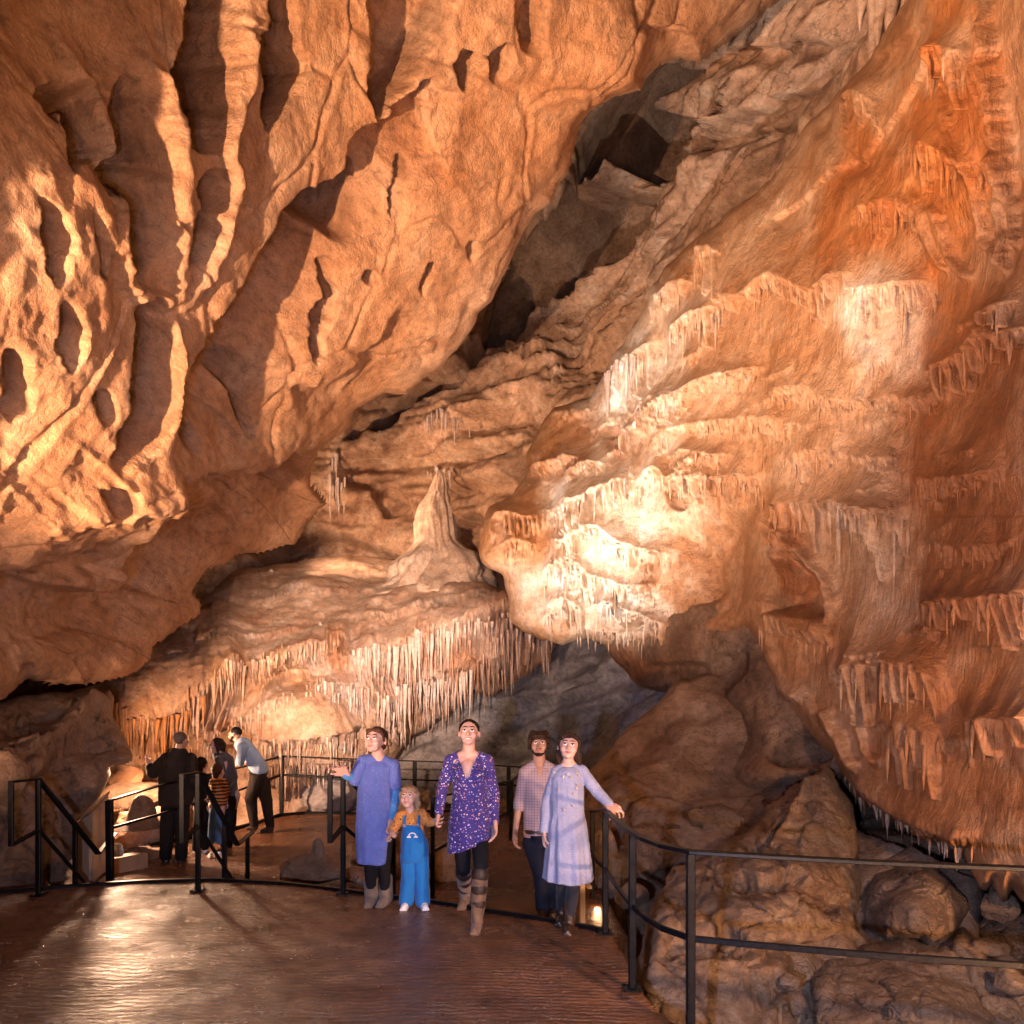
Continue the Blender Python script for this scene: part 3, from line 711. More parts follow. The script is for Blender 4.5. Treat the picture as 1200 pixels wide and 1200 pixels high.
s.step_line([(560,820),(620,815),(680,800),(730,785),(770,780)], .3, 6, 40, 1); s.step_line([(440,900),(500,880),(560,870),(620,850)], .3, 6, 40, 1); s.step_line([(540,900),(620,885),(690,880)], .35, 6, 40, 1); s.step_line([(640,800),(680,780),(710,770)], .2, 5, 30, 1)
s.paint(480,880,80,60,(1,.82,.68),.7); s.paint(740,780,60,30,(1.1,1.05,1.05),.5); s.paint(440,950,60,60,(1.1,.9,.75),.6)
o = s.build('cave_grey_wall', M['grey'], skirt=0); tag(o, kind='structure')

# ---- brown leaning rock and the pendant bulge under the flowstone
poly = [(620,1200),(640,985),(668,930),(690,903),(722,868),(752,838),(775,822),(800,800),(830,790),(1100,780),(1150,900),(1150,1200)]
ctrl = [(640,1000,9.6),(690,905,9.8),(775,825,10.2),(760,940,8.6),(850,900,9.2),(900,860,9.4),(880,980,7.6),(1000,950,8.0),(1100,950,7.0),(1100,850,8.0),(820,1040,7.2),(700,1100,7.9),(1000,1100,6.2),(1150,1200,5.0),(900,1200,5.6),(680,1200,6.6)]
s = Sheet(610, 1150, 770, 1200, 2.2, ctrl, poly, wob=3); s.roll(22, .4); s.base(); x, y, z = mw(s, 1)
f1, f2, cv = worley(x*.9+.15*fbm(x,y,z,2,3), y*.9, z*.9, 34); e1, e2, ev = worley(x*.42+.1*fbm(x,y,z,2,5), y*.42, z*.42+.4*x, 37)
s.h += .38*(ev-.5)*sstep(.0,.10,e2-e1)-.06*(1-sstep(0,.03,e2-e1))
s.h += .13*fbm(x*.7, y*.7, z*.7, 2, 402)+.035*ridged(x*1.7, y*1.7, z*1.7, 4, 403)+.018*fbm(x*6, y*6, z*6, 4, 404)+.06*(cv-.5)*sstep(.02,.12,f2-f1)
s.hollow([(985,905),(1040,945),(1130,990),(1150,1030),(1100,1010),(1020,985),(990,950)], 1.6, 10)
s.step_line([(700,890),(760,850),(800,830),(850,840)], .2, 6, 40, 1)
s.paint(720,880,60,60,(.95,.75,.55),.6)
o = s.build('cave_brown_wall', M['brown'], skirt=1.5); tag(o, kind='structure')

poly = [(700,700),(900,690),(960,700),(1010,860),(995,905),(968,925),(900,932),(868,930),(852,920),(846,900),(872,868),(864,842),(820,830),(790,812),(748,802),(722,775),(700,745)]
ctrl = [(720,740,12.2),(760,795,11.6),(820,760,10.4),(870,760,9.8),(860,840,9.5),(860,910,8.8),(930,920,8.2),(990,890,7.7),(950,800,8.5),(920,700,9.2)]
s = Sheet(690, 1015, 690, 935, 2.0, ctrl, poly, wob=2.5); s.roll(34, .9); s.base(); x, y, z = mw(s, 1)
s.h += .10*fbm(x*.8, y*.8, z*.8, 2, 502)+.022*ridged(x*2, y*2, z*2, 4, 503)+.02*fbm(x*7, y*7, z*7, 4, 504)
s.hollow([(895,880),(930,850),(965,870),(985,900),(950,905),(915,905)], .4, 14)
s.step_line([(760,770),(800,775),(860,755)], .2, 8, 40, 1); s.step_line([(820,830),(870,800),(880,760)], .15, 10, 40, -1)
s.paint(790,780,60,30,(.9,.85,.84),.8); s.paint(850,790,50,40,(.78,.85,.95),.7); s.paint(870,840,60,60,(.85,.82,.8),.6); s.paint(745,785,40,22,(1,.7,.5),.8); s.paint(910,900,50,22,(1.1,.8,.5),.7)
o = s.build('pendant_rock', M['brown'], skirt=1.2); tag(o, 'grey-brown rock bulge hanging down under the big flowstone wall', kind='structure')

# ---- ground: broken floor of the cave under and around the walkway
def ground_z(x, y):
    z = -1.5+.5*fbm(x*.5, y*.5, x*0, 4, 601)+.18*ridged(x*1.6, y*1.6, x*0, 4, 602)+.05*fbm(x*6, y*6, x*0, 4, 603)
    z = z+(.75+.28*np.clip(y-4.5, 0, 4))*sstep(.85, 2.4, x)            # rises to the right of the walkway
    z = z+1.25*sstep(-4.4, -7.5, x)*sstep(5, 8, y)
    z = z+1.0*sstep(12.6, 13.4, y)*(x < .6)
    return z
gx, gy = np.meshgrid(np.concatenate([np.linspace(-16,-4,60), np.linspace(-3.9,7,260), np.linspace(7.2,14,30)]), np.concatenate([np.linspace(-5,2,30), np.linspace(2.1,8,200), np.linspace(8.1,26,110)]))
gz = ground_z(gx, gy); V_ = np.stack([gx, gy, gz], -1).reshape(-1,3); ny, nx = gx.shape
I = np.arange(ny*nx).reshape(ny, nx); Q = np.stack([I[:-1,:-1], I[:-1,1:], I[1:,1:], I[1:,:-1]], -1).reshape(-1,4)
me = mesh_np('ground', V_, Q); add_col(me, np.ones((len(V_),3))); o = link('ground', me, M['boulder']); tag(o, kind='structure')

# ---- outer shell so the cave closes behind the viewer
bm = bmesh.new(); bmesh.ops.create_icosphere(bm, subdivisions=6, radius=1)
for v in bm.verts:
    v.co = Vector((v.co.x*24, v.co.y*26+3, v.co.z*20+3))
co = np.array([v.co[:] for v in bm.verts]); hh = 1.6*fbm(co[:,0]*.2, co[:,1]*.2, co[:,2]*.2, 4, 701)
for v, h_ in zip(bm.verts, hh): v.co += (Vector((0,3,3))-v.co).normalized()*float(h_)
o = from_bm('cave_outer_rock', bm, M['brown']); add_col(o.data, np.ones((len(o.data.vertices),3))); tag(o, kind='structure')
# ---------------------------------------------------------------- walkway
def deck_sheet(name, poly, zf, step, mat, thick=.3):
    q = np.array(poly, float)
    x0, y0 = q.min(0)-step; x1, y1 = q.max(0)+step
    X, Y = np.meshgrid(np.arange(x0, x1, step), np.arange(y0, y1, step))
    sd, bx, by = sdf_poly(X, Y, q)
    out = (sd < 0) & (sd > -step*1.6); X = np.where(out, bx, X); Y = np.where(out, by, Y); keep = sd > -step*1.6
    Z = zf(X, Y)
    idx = -np.ones(X.shape, int); idx[keep] = np.arange(keep.sum())
    qd = np.stack([idx[:-1,:-1], idx[:-1,1:], idx[1:,1:], idx[1:,:-1]], -1).reshape(-1,4)
    ins = sd > 0; anyin = (ins[:-1,:-1]|ins[1:,:-1]|ins[1:,1:]|ins[:-1,1:]).reshape(-1)
    qd = qd[(qd.min(1) >= 0) & anyin]; V = np.stack([X, Y, Z], -1)[keep]
    e = np.concatenate([qd[:,[0,1]], qd[:,[1,2]], qd[:,[2,3]], qd[:,[3,0]]]); key = np.sort(e, 1); k = key[:,0].astype(np.int64)*len(V)+key[:,1]
    _, inv, cnt = np.unique(k, return_inverse=True, return_counts=True); be = e[cnt[inv] == 1]; bv = np.unique(be)
    mp = -np.ones(len(V), int); mp[bv] = len(V)+np.arange(len(bv))
    low = V[bv].copy(); low[:,2] -= thick
    qd = np.concatenate([qd, np.stack([be[:,1], be[:,0], mp[be[:,0]], mp[be[:,1]]], -1)]); V = np.concatenate([V, low])
    o = link(name, mesh_np(name, V, qd), mat); tag(o, kind='structure'); return o

EDGE = [G(px, py) for px, py in ((-150,1056),(0,1046),(90,1039),(170,1034),(250,1032),(330,1036),(400,1044),(460,1052),(510,1058),(570,1068),(640,1079),(680,1086),(712,1093))]
EDGE = [Vector((p.x, p.y, 0)) for p in EDGE]
deckpoly = [(p.x, p.y) for p in EDGE]+[(.76,4.6),(.76,4.1),(.80,3.75),(.93,3.42),(1.6,3.22),(2.4,3.05),(4.5,2.7),(4.5,-5),(-9,-5),(-9,6.1)]
deck_sheet('walkway', deckpoly, lambda x, y: .006*fbm(x*1.2, y*1.2, x*0, 3, 801)+.003*fbm(x*7, y*7, x*0, 3, 805), .05, M['deck'], .35)
LOWZ = lambda x, y: -.28+.13*sstep(8.5, 11.5, y)+.008*fbm(x*1.5, y*1.5, x*0, 3, 811)
lowpoly = [(-9,5.6),(-9,7.2),(-6.2,7.6),(-5.6,8.6),(-5.1,9.6),(-4.6,10.6),(-4.35,11.6),(-4.3,12.6),(-3.9,12.9),(-3.2,12.75),(-2.4,12.9),(-1,13.2),(.4,13.2),(.9,12.4),(.95,9.5),(1.0,7.4),(1.0,5.0),(.74,4.9),(.72,5.3),(0,5.5),(-2,5.9),(-4,6.0)]
deck_sheet('lower_walkway', lowpoly, LOWZ, .06, M['lowfloor'], .3)
bm = bmesh.new(); sweep(bm, [p+Vector((0,0,.010)) for p in EDGE], .05, .035)
o = from_bm('edge_trim', bm, M['iron'], smooth=False); tag(o, 'dark metal strip edging the near walkway where it drops to the lower floor', 'edge strip')
far = [Vector((x, y, -.135)) for x, y in lowpoly[4:12]]
bm = bmesh.new(); sweep(bm, far, .06, .06); o = from_bm('edge_trim', bm, M['iron'], smooth=False); tag(o, 'low dark kerb strip at the foot of the far railing', 'edge strip')

# ---------------------------------------------------------------- railings
def railing(label, top, mid, posts, pw=.045, extra=(), group='black metal railings', tw=.05):
    r = empty('railing', posts[0][0] if posts else top[0]); r.rotation_euler = (0,0,0)
    tag(r, label, 'railing', group); inv = -r.location
    def mk(name, pts, w, h):
        bm = bmesh.new(); sweep(bm, [Vector(p)+inv for p in pts], w, h); return from_bm(name, bm, M['iron'], r, smooth=False)
    mk('top_rail', top, tw, .022)
    for m in (mid if mid and isinstance(mid[0], (list, tuple)) and not isinstance(mid[0], Vector) else [mid]):
        if m: mk('mid_rail', m, .022, .032)
    for p in posts:
        mk('post', [Vector(p[0]), Vector(p[1])], pw, pw*.75)
        bm = bmesh.new(); b0 = Vector(p[0])+inv; zf = 0.012 if -.05 < p[0][2] < .05 else None
        if zf is not None:
            boxm(bm, (b0.x, b0.y, zf-p[0][2]+b0.z-.0), (.11,.11,.012), None, .003)
            for sx in (-1,1):
                for sy in (-1,1): boxm(bm, (b0.x+sx*.04, b0.y+sy*.04, zf-p[0][2]+b0.z+.009), (.014,.014,.010), None, .002)
            from_bm('base_plate', bm, M['iron'], r, smooth=False)
        else: bm.free()
    for e in extra: mk('end_bar', e, pw, pw*.6)
    return r
def V3(x, y, z): return Vector((x, y, z))
# near right rail
tp = [V3(.86,7.4,.62), V3(.76,6.2,.78), V3(.70,5.15,.93), V3(.70,4.6,.935), V3(.715,4.1,.935), V3(.745,3.85,.935), V3(.80,3.64,.935), V3(.91,3.47,.935), V3(1.2,3.37,.935), V3(1.7,3.24,.93), V3(2.4,3.08,.93), V3(3.6,2.8,.93)]
md = [V3(p.x, p.y, p.z-.44) for p in tp]
po = [(V3(.70,5.12,-.02), V3(.70,5.12,.92)), (V3(.715,4.06,-.02), V3(.715,4.06,.925)), (V3(.905,3.46,-.25), V3(.905,3.46,.925)), (V3(3.3,2.87,-.1), V3(3.3,2.87,.92)), (V3(.86,7.3,-.3), V3(.86,7.3,.62))]
railing('long black railing curving round the right edge of the near walkway', tp, md, po)
# stair rail far left
a = W(45,913,6.24); e1 = W(115,1000,7.0); e2 = W(135,977,8.2)
railing('stair handrail nearest the big dark boulder, sloping down towards the timber cabinet', [a+V3(-.03,-.3,0), a, e1, e2], [[W(47,974,6.24), W(104,1040,6.9)], [W(104,1040,6.9), W(130,1018,8.1)]],
        [(V3(a.x,a.y,0), a), (W(88,1050,6.75), W(88,966,6.75)), (W(131,1045,8.1), W(131,982,8.1))], extra=[[a+V3(-.03,-.3,.01), a+V3(-.03,-.3,-.56)], [a+V3(-.03,-.3,-.55), a+V3(0,0,-.47)]])
a = W(232,905,6.4); e1 = W(278,990,7.1); e2 = W(296,975,8.0)
railing('stair handrail standing between the man in the dark jacket and the camera', [a+V3(.02,-.35,0), a, e1, e2], [[W(233,968,6.4), W(273,1032,7.0)]],
        [(V3(a.x,a.y,0), a), (W(263,1040,6.9), W(263,962,6.9)), (W(290,1030,7.8), W(290,980,7.8))], extra=[[a+V3(.02,-.35,.01), a+V3(.02,-.35,-.60)], [a+V3(.02,-.35,-.59), a+V3(0,0,-.5)]])
a = W(402,905,6.3); e1 = W(462,972,6.75)
railing('handrail beside the girl in the blue dress, her hand on its looped end', [a+V3(-.04,-.3,0), a, e1], [[W(402,968,6.3), W(455,1012,6.75)]],
        [(V3(a.x,a.y,0), a), (W(461,1060,6.7), W(461,970,6.7))], extra=[[a+V3(-.04,-.3,.01), a+V3(-.04,-.3,-.60)], [a+V3(-.04,-.3,-.59), a+V3(0,0,-.5)]])
p1 = W(507,935,7.2); p2 = W(600,915,9.6); p3 = W(612,905,11.5)
railing('ramp railing seen between the toddler and the woman in the floral dress', [p1, p2, p3], [[W(507,998,7.2), W(598,950,9.6), W(610,930,11.5)]],
        [(W(507,1062,7.2), p1), (W(598,985,9.6), p2)])
# far railings
fr = [W(128,938,7.4), W(185,921,8.4), W(283,899,11.2), W(330,886,12.7), W(400,889,12.6), W(520,893,12.7), W(610,899,12.6), W(640,902,12.0)]
fm = [W(128,971,7.4), W(185,955,8.4), W(283,925,11.2), W(330,908,12.7), W(400,911,12.6), W(520,915,12.7), W(610,921,12.6), W(640,924,12.0)]
railing('long railing along the far edge of the lower floor, below the stalactite curtain', fr, fm,
        [(W(129,1035,7.4), fr[0]), (W(231,960,9.8), W(231,911,9.8)), (W(330,956,12.7), fr[3]), (W(486,958,12.7), W(486,892,12.7)), (W(596,960,12.6), W(596,898,12.6))], pw=.075, tw=.06)

# ---------------------------------------------------------------- rocks
def rock_mesh(seed, d, sub=4, rough=1.0, cuts=9):
    rng = random.Random(seed); bm = bmesh.new(); bmesh.ops.create_icosphere(bm, subdivisions=sub, radius=1)
    P = np.array([v.co[:] for v in bm.verts])
    for i in range(cuts):
        n = np.array([rng.gauss(0,1), rng.gauss(0,1), rng.gauss(0,1)]); n /= np.linalg.norm(n); k = rng.uniform(.55, .85)
        t = P@n; P = P-np.outer(np.maximum(t-k, 0)*.94, n)
    P = P*np.array(d)/2
    m = max(d); q = P/m*3+seed
    h = (.05*fbm(q[:,0], q[:,1], q[:,2], 4, seed)+.035*ridged(q[:,0]*2, q[:,1]*2, q[:,2]*2, 4, seed)+.03*fbm(q[:,0]*8, q[:,1]*8, q[:,2]*8, 3, seed))*m*rough
    nn = P/np.linalg.norm(P, axis=1, keepdims=True); P = P+nn*h[:,None]*.6
    for v, p in zip(bm.verts, P): v.co = p
    return bm
def rock(label, px, py, Y, wpx, hpx, seed, mat='boulder', rz=0, depth=1.0, group=None, cat='boulder', name='boulder', tint=(1,1,1), sub=5, ry=0):
    k = Y/F; d = (wpx*k, wpx*k*depth, hpx*k)
    o = from_bm(name, rock_mesh(seed, d, sub), M[mat]); o.location = W(px, py, Y+d[1]*.3); o.rotation_euler = (0, ry, rz)
    add_col(o.data, np.ones((len(o.data.vertices),3))*np.array(tint)); tag(o, label, cat, group); return o

def rock_sheet(label, poly, ctrl, box, step=2.2, mat='boulder', wob=3, roll=(25,.5), amp=1.0, fn=None, skirt=1.0, seed=0, group=None):
    s = Sheet(*box, step, ctrl, poly, wob=wob); s.roll(*roll); s.base(); x, y, z = mw(s, 1)
    f1, f2, cv = worley(x*1.6+.3*fbm(x*2,y*2,z*2,2,3), y*1.6, z*1.6, 50+seed)
    s.h += amp*(.06*fbm(x*1.1, y*1.1, z*1.1, 2, 900+seed)+.028*ridged(x*2.2, y*2.2, z*2.2, 4, 901+seed)+.014*fbm(x*9, y*9, z*9, 4, 902+seed)+.05*(cv-.5)*sstep(.01,.1,f2-f1)-.05*(1-sstep(0,.05,f2-f1))+.022*ridged(x*6, y*6, z*6, 3, 903+seed))
    g1, g2, gv = worley(x*3.2+.4*fbm(x*4,y*4,z*4,2,3), y*3.2, z*3.2, 60+seed); s.h += amp*(.035*(gv-.5)*sstep(.01,.08,g2-g1)-.02*(1-sstep(0,.05,g2-g1)))
    if fn: fn(s)
    o = s.build('boulder', M[mat], skirt=skirt); tag(o, label, 'boulder', group); return s, o
def f_(s):
    s.step_line([(0,902),(35,880),(80,850),(128,818)], .15, 8, 60, 1); s.ridge([(-60,935),(20,905),(40,890),(90,850),(132,812)], .3, 26)
    s.step_line([(0,850),(60,830),(110,818)], .08, 4, 24, 1); s.step_line([(35,900),(60,960),(50,1040)], .25, 10, 60, -1)
rock_sheet('huge dark flat-topped boulder at the far left beside the stairs', [(-260,830),(-100,828),(0,822),(30,816),(70,812),(100,811),(128,808),(133,818),(132,832),(138,850),(148,866),(157,882),(158,893),(150,898),(130,898),(129,912),(124,925),(112,940),(100,950),(92,965),(91,1000),(90,1060),(-260,1100)],
   [(-250,830,7.2),(0,825,8.2),(120,810,9.6),(150,890,8.6),(90,960,7.9),(85,1050,7.5),(30,905,6.9),(0,1050,7.0),(-200,950,5.6),(-200,1080,6.0),(60,860,8.2)], (-255,170,795,1090), mat='brown', fn=f_, skirt=.4, roll=(22,.35), seed=1)
def f_(s):
    s.step_line([(972,900),(945,925),(925,955),(900,990),(880,1012)], .22, 8, 70, 1); s.ridge([(965,905),(935,925),(912,950),(880,990)], .14, 12)
    s.step_line([(830,1030),(880,1020),(950,1030),(1000,1060)], .14, 6, 36, 1, 8); s.step_line([(760,1090),(840,1085),(930,1100),(990,1090)], .15, 6, 40, 1, 8); s.step_line([(940,1110),(925,1150),(930,1200)], .15, 6, 40, -1)
    s.paint(900,945,60,40,(1.25,1.05,.8),.7,-35); s.paint(950,980,36,50,(.7,.7,.72),.7); s.paint(970,1050,40,30,(1.2,1.1,.9),.6)  # first two patches paint the lit top and the shaded right face
rock_sheet('tall pointed boulder right behind the curving railing, its lit top painted paler', [(735,1330),(742,1180),(752,1120),(765,1060),(790,1018),(830,1003),(855,985),(880,963),(900,940),(922,917),(950,903),(970,898),(980,904),(983,922),(1000,942),(1004,985),(1011,1030),(1010,1080),(990,1105),(955,1122),(940,1160),(936,1220),(945,1330)],
   [(740,1300,4.3),(760,1100,5.0),(830,1010,6.4),(900,945,7.0),(975,900,7.3),(1000,960,7.0),(1008,1060,6.2),(900,1060,5.2),(940,1150,5.0),(850,1200,4.4),(900,1300,4.1)], (715,1030,880,1310), fn=f_, seed=2)
def f_(s):
    s.step_line([(1060,1105),(1075,1060),(1110,1030)], .12, 5, 40, -1); s.ridge([(1090,1112),(1110,1080),(1138,1060)], .1, 10)
    s.paint(1090,1075,40,30,(1.3,1.05,.75),.8)
rock_sheet('rounded boulder with a split orange face, right of the pointed boulder', [(1006,1060),(1012,1035),(1030,1018),(1060,1008),(1095,1010),(1120,1030),(1135,1052),(1137,1072),(1118,1098),(1095,1115),(1080,1100),(1040,1105),(1015,1092)],
   [(1010,1060,6.2),(1060,1010,6.4),(1130,1060,5.8),(1070,1060,5.5),(1090,1110,5.4),(1030,1095,5.7)], (996,1148,998,1124), seed=3, step=1.8, skirt=.5)
rock_sheet('low tilted rock slab at the bottom right under the mid rail', [(1000,1110),(1060,1098),(1100,1106),(1130,1085),(1165,1120),(1200,1160),(1260,1210),(1260,1300),(980,1300),(950,1220),(945,1150),(965,1120)],
   [(1000,1110,5.4),(1100,1105,5.4),(1200,1165,4.9),(1250,1290,4.0),(1000,1290,4.2),(950,1160,4.9),(1100,1200,4.4)], (930,1270,1070,1310), seed=4)
R = rock
R('small angular stone in the dark gap under the far right wall', 1168,1062,5.6,46,38,11,group=None, tint=(1.0,.95,.9)); R('flat stone resting on the rubble left of the pointed boulder', 820,960,8.0,40,24,12,tint=(1,.95,.9), depth=.8)
R('broad rubble block in shadow behind the round boulder', 1050,1000,7.4,110,56,13, tint=(.9,.8,.7)); R('dark block wedged at the right frame edge under the wall', 1200,1100,5.6,90,70,14, tint=(.7,.65,.6))
R('stone lump between the brown wall and the rail post', 770,1000,7.6,90,70,15, tint=(.95,.85,.8)); R('long low rock lying left of the pointed boulder', 850,985,7.9,100,40,16, tint=(1,.8,.65))
for i,(a,b,Y,w_,h_) in enumerate(((925,1150,4.7,24,22),(1160,1110,5.2,40,22),(1185,1150,4.6,44,30),(1060,1185,4.4,40,26),(740,1050,6.6,40,30),(735,1015,7.8,46,34),(790,975,8.2,36,22),(745,985,8.4,30,22),(1100,1035,6.9,40,26),(1150,1010,6.6,40,22))):
    R('small rubble stone among the boulders right of the railing', a,b,Y,w_,h_,30+i, group='loose stones right of the railing', cat='stone', name='stone', sub=4)
# behind the stairs, left
R('pale rounded boulder behind the railing left of the man in the dark jacket', 168,975,9.8,92,62,41,'shelf',tint=(.85,.78,.72)); R('low dark rock by the feet of the man in the dark jacket', 165,1003,9.2,80,26,42,'brown')
R('flat pale rock ledge behind the left railing, topmost of the pile', 160,935,10.8,90,38,43,'boulder',tint=(1,.9,.85)); R('square orange rock block under the ribbed flowstone', 150,911,11.2,46,30,44,'boulder',tint=(1.1,.8,.6),depth=.6)
R('grey rounded stone beside the timber cabinet', 137,1002,8.6,16,30,45,'grey',tint=(1.3,1.3,1.3), cat='stone', name='stone', sub=4); 
R('low rock mound on the lower floor with a stubby stalagmite on it', 372,1020,7.6,86,44,46,'boulder',depth=.8,tint=(1.1,.95,.8)); R('rock mound behind the girl in the blue dress', 445,1010,8.2,110,66,47,'boulder',depth=.7,tint=(1.1,.9,.75))
R('brown boulder on the lower floor between the toddler and the woman', 528,1010,8.0,60,66,48,'boulder',depth=.8,tint=(1,.85,.7)); R('flat stone beside the mound on the lower floor', 425,1028,7.0,70,22,49,'boulder',depth=.8,tint=(1.2,1,.85))
R('rock by the foot of the far railing behind the woman', 640,935,13.4,60,30,50,'grey'); R('dark rock slab behind the far railing', 560,930,13.6,90,36,51,'grey',tint=(.8,.75,.7)); R('grey boulder under the stalactite curtain behind the far railing', 385,928,13.4,90,56,52,'grey',tint=(1.2,1.05,.95))
R('rock at the foot of the brown wall behind the girl in pale blue', 712,1010,7.6,46,90,53,'brown')
# ---------------------------------------------------------------- stalagmites
def lathe(prof, seg=48, lob=5, amp=.08, seed=0, flute=.0):
    bm = bmesh.new(); rings = []; rng = random.Random(seed)
    ph = [rng.uniform(0,6.28) for _ in range(4)]
    pr = catmull([(r,z) for r,z in prof], 6)
    A = np.linspace(0, 2*np.pi, seg, endpoint=False)
    for r, z in pr:
        cx = .06*math.sin(z*2.1+ph[0])*min(1,r*3); cy = .05*math.sin(z*1.7+ph[1])*min(1,r*3)
        n = fbm(np.cos(A)*1.5+seed, np.sin(A)*1.5, np.full(seg, z*1.3), 4, seed)*amp*2+ridged(np.cos(A)*3+seed, np.sin(A)*3, np.full(seg, z*.5), 3, seed)*flute
        rr = max(r, .001)*(1+n)
        rings.append([bm.verts.new((cx+rr[i]*math.cos(A[i]), cy+rr[i]*math.sin(A[i]), z)) for i in range(seg)])
    for a, b in zip(rings, rings[1:]):
        for i in range(seg): bm.faces.new((a[i], a[(i+1)%seg], b[(i+1)%seg], b[i]))
    bm.faces.new(rings[0][::-1]); bm.faces.new(rings[-1])
    return bm
def white(o, t=(1,1,1)): add_col(o.data, np.ones((len(o.data.vertices),3))*np.array(t)); return o
o = white(from_bm('stalagmite', lathe([(1.75,-1.1),(1.35,-.6),(1.05,-.2),(.84,.12),(.62,.45),(.52,.8),(.46,1.15),(.38,1.5),(.27,1.9),(.20,2.2),(.14,2.45),(.06,2.6),(.01,2.63)], 110, seed=3, amp=.16, flute=.22), M['calcite']), (.92,.82,.72))
o.location = W(515,662,17.4)+V3(0,0,-.0); o.scale = (1,1,.92); tag(o, 'tall cream stalagmite with a flowing foot standing on the rock shelf', 'stalagmite')
for lab, px, py, Y, h_, r_ in (('small white stalagmite stub near the lip of the shelf, above the ribbed curtain', 375,744,14.6,.26,.055), ('tiny stalagmite stub standing alone high on the sloping shelf', 318,677,17.4,.22,.07), ('stubby brown stalagmite on the mound of the lower floor', 372,1004,7.5,.20,.07),
                             ('dark cone of rock rising behind the left railing', 165,968,9.3,.42,.16)):
    o = white(from_bm('stalagmite', lathe([(r_*1.9,-.03),(r_*1.2,h_*.15),(r_,h_*.5),(r_*.7,h_*.85),(r_*.3,h_),(.002,h_*1.03)], 28, seed=int(px)), M['calcite' if py < 900 else 'boulder']), (1,.95,.9))
    o.location = W(px, py, Y); tag(o, lab, 'stalagmite')
# ---------------------------------------------------------------- free-hanging stalactites
def stal_mesh(seed, bend=.04):
    rng = random.Random(seed); n = 9; seg = 8; bm = bmesh.new(); rings = []
    for i in range(n):
        t = i/(n-1); r = (1-t)**1.05*.55+.035
        r *= 1+.14*math.sin(t*9+seed)+rng.uniform(-.06,.06)
        cx = bend*math.sin(t*3+seed); cy = bend*math.cos(t*2.3+seed)
        rings.append([bm.verts.new((cx*2+r*math.cos(a*math.tau/seg), cy*2+r*math.sin(a*math.tau/seg), -t)) for a in range(seg)])
    for a, b in zip(rings, rings[1:]):
        for i in range(seg): bm.faces.new((a[i], a[(i+1)%seg], b[(i+1)%seg], b[i]))
    bm.faces.new(rings[0]); bm.faces.new(rings[-1][::-1])
    me = bpy.data.meshes.new('stalactite'); bmesh.ops.recalc_face_normals(bm, faces=bm.faces); bm.to_mesh(me); bm.free(); me.shade_smooth()
    return me
def stal_set(mat, tint, k=5):
    out = []
    for i in range(k):
        me = stal_mesh(i+1, .04+.03*(i%3)); me.materials.append(M[mat]); add_col(me, np.ones((len(me.vertices),3))*np.array(tint)); out.append(me)
    return out
S_WHITE = stal_set('calcite', (.86,.84,.87)); S_ORANGE = stal_set('flow', (1.0,.78,.5)); S_PALE = stal_set('calcite', (.82,.68,.55))
def stalactites(sh, pts, count, lpx, wpx, meshes, label, group, seed=0, off=.10, Y=None, jit=.75):
    rng = random.Random(seed+900); q = catmull(pts, 8); seg = np.hypot(*(q[1:]-q[:-1]).T); cum = np.concatenate([[0], np.cumsum(seg)])
    for i in range(count):
        d = (i+rng.uniform(.1,.9))/count*cum[-1]; px = float(np.interp(d, cum, q[:,0])); py = float(np.interp(d, cum, q[:,1]))+(rng.uniform(-3,3) if lpx < 45 else rng.uniform(-8,26))
        if Y is None: p = sh.at(px, py) if hasattr(sh, 'at') else at(sh, px, py); p = p+Vector((-p.x, -p.y, EYE-p.z)).normalized()*off*rng.uniform(.3,1.6)
        else: p = W(px, py, Y+rng.uniform(-.2,.2))
        k = p.y/F; vf = .55+.7*abs(math.sin(px*.085+seed)+.5*math.sin(px*.27+2*seed)); vf = min(vf, 1.35)
        o = bpy.data.objects.new('stalactite', rng.choice(meshes)); COL.objects.link(o)
        L_ = lpx*k*vf*rng.uniform(1-jit, 1+jit*.4); w_ = wpx*k*rng.uniform(.6,1.3)*(L_/(lpx*k))**.3
        o.location = p+Vector((0,0,L_*.05)); o.scale = (w_, w_, L_*1.12); o.rotation_euler = (rng.uniform(-.05,.05), rng.uniform(-.06,.06), rng.uniform(0,6.3))
        tag(o, label, 'stalactite', group)
A = SH_rock_shelf; B = SH_cave_wall; C = SH_cave_back_wall
g1 = 'stalactites of the long curtain under the shelf'
stalactites(A, [(412,772),(450,768),(500,752),(560,742),(600,732),(640,745)], 64, 44, 4.4, S_WHITE, 'thin white stalactite in the long curtain under the right end of the shelf', g1, 1, .08)
stalactites(A, [(440,800),(480,792),(520,790),(560,775)], 36, 36, 4, S_WHITE, 'thin white stalactite in the long curtain under the right end of the shelf', g1, 2, .08)
stalactites(A, [(606,752),(625,748),(648,752)], 8, 26, 4, S_WHITE, 'thin white stalactite in the long curtain under the right end of the shelf', g1, 22, .2)
stalactites(A, [(240,806),(262,795),(300,787),(350,772),(395,757)], 42, 28, 3.4, S_PALE, 'short cream stalactite in the fringe along the middle of the shelf lip', 'stalactites along the middle of the shelf lip', 3, .07)
stalactites(A, [(135,832),(160,842),(200,830),(240,814)], 18, 38, 5, S_ORANGE, 'stout orange stalactite of the ribbed curtain above the dark boulder', 'orange stalactites at the left end of the shelf', 4, .15)
stalactites(A, [(300,868),(340,870),(390,860),(440,852)], 26, 22, 3.4, S_PALE, 'short stalactite in the lowest fringe above the far railing', 'stalactites of the lowest fringe', 5, .07)
stalactites(A, [(372,812),(410,806),(460,812)], 18, 30, 3.4, S_WHITE, 'grey-white stalactite hanging behind the heads of the children', 'stalactites in the middle tier of the curtain', 6, .07)
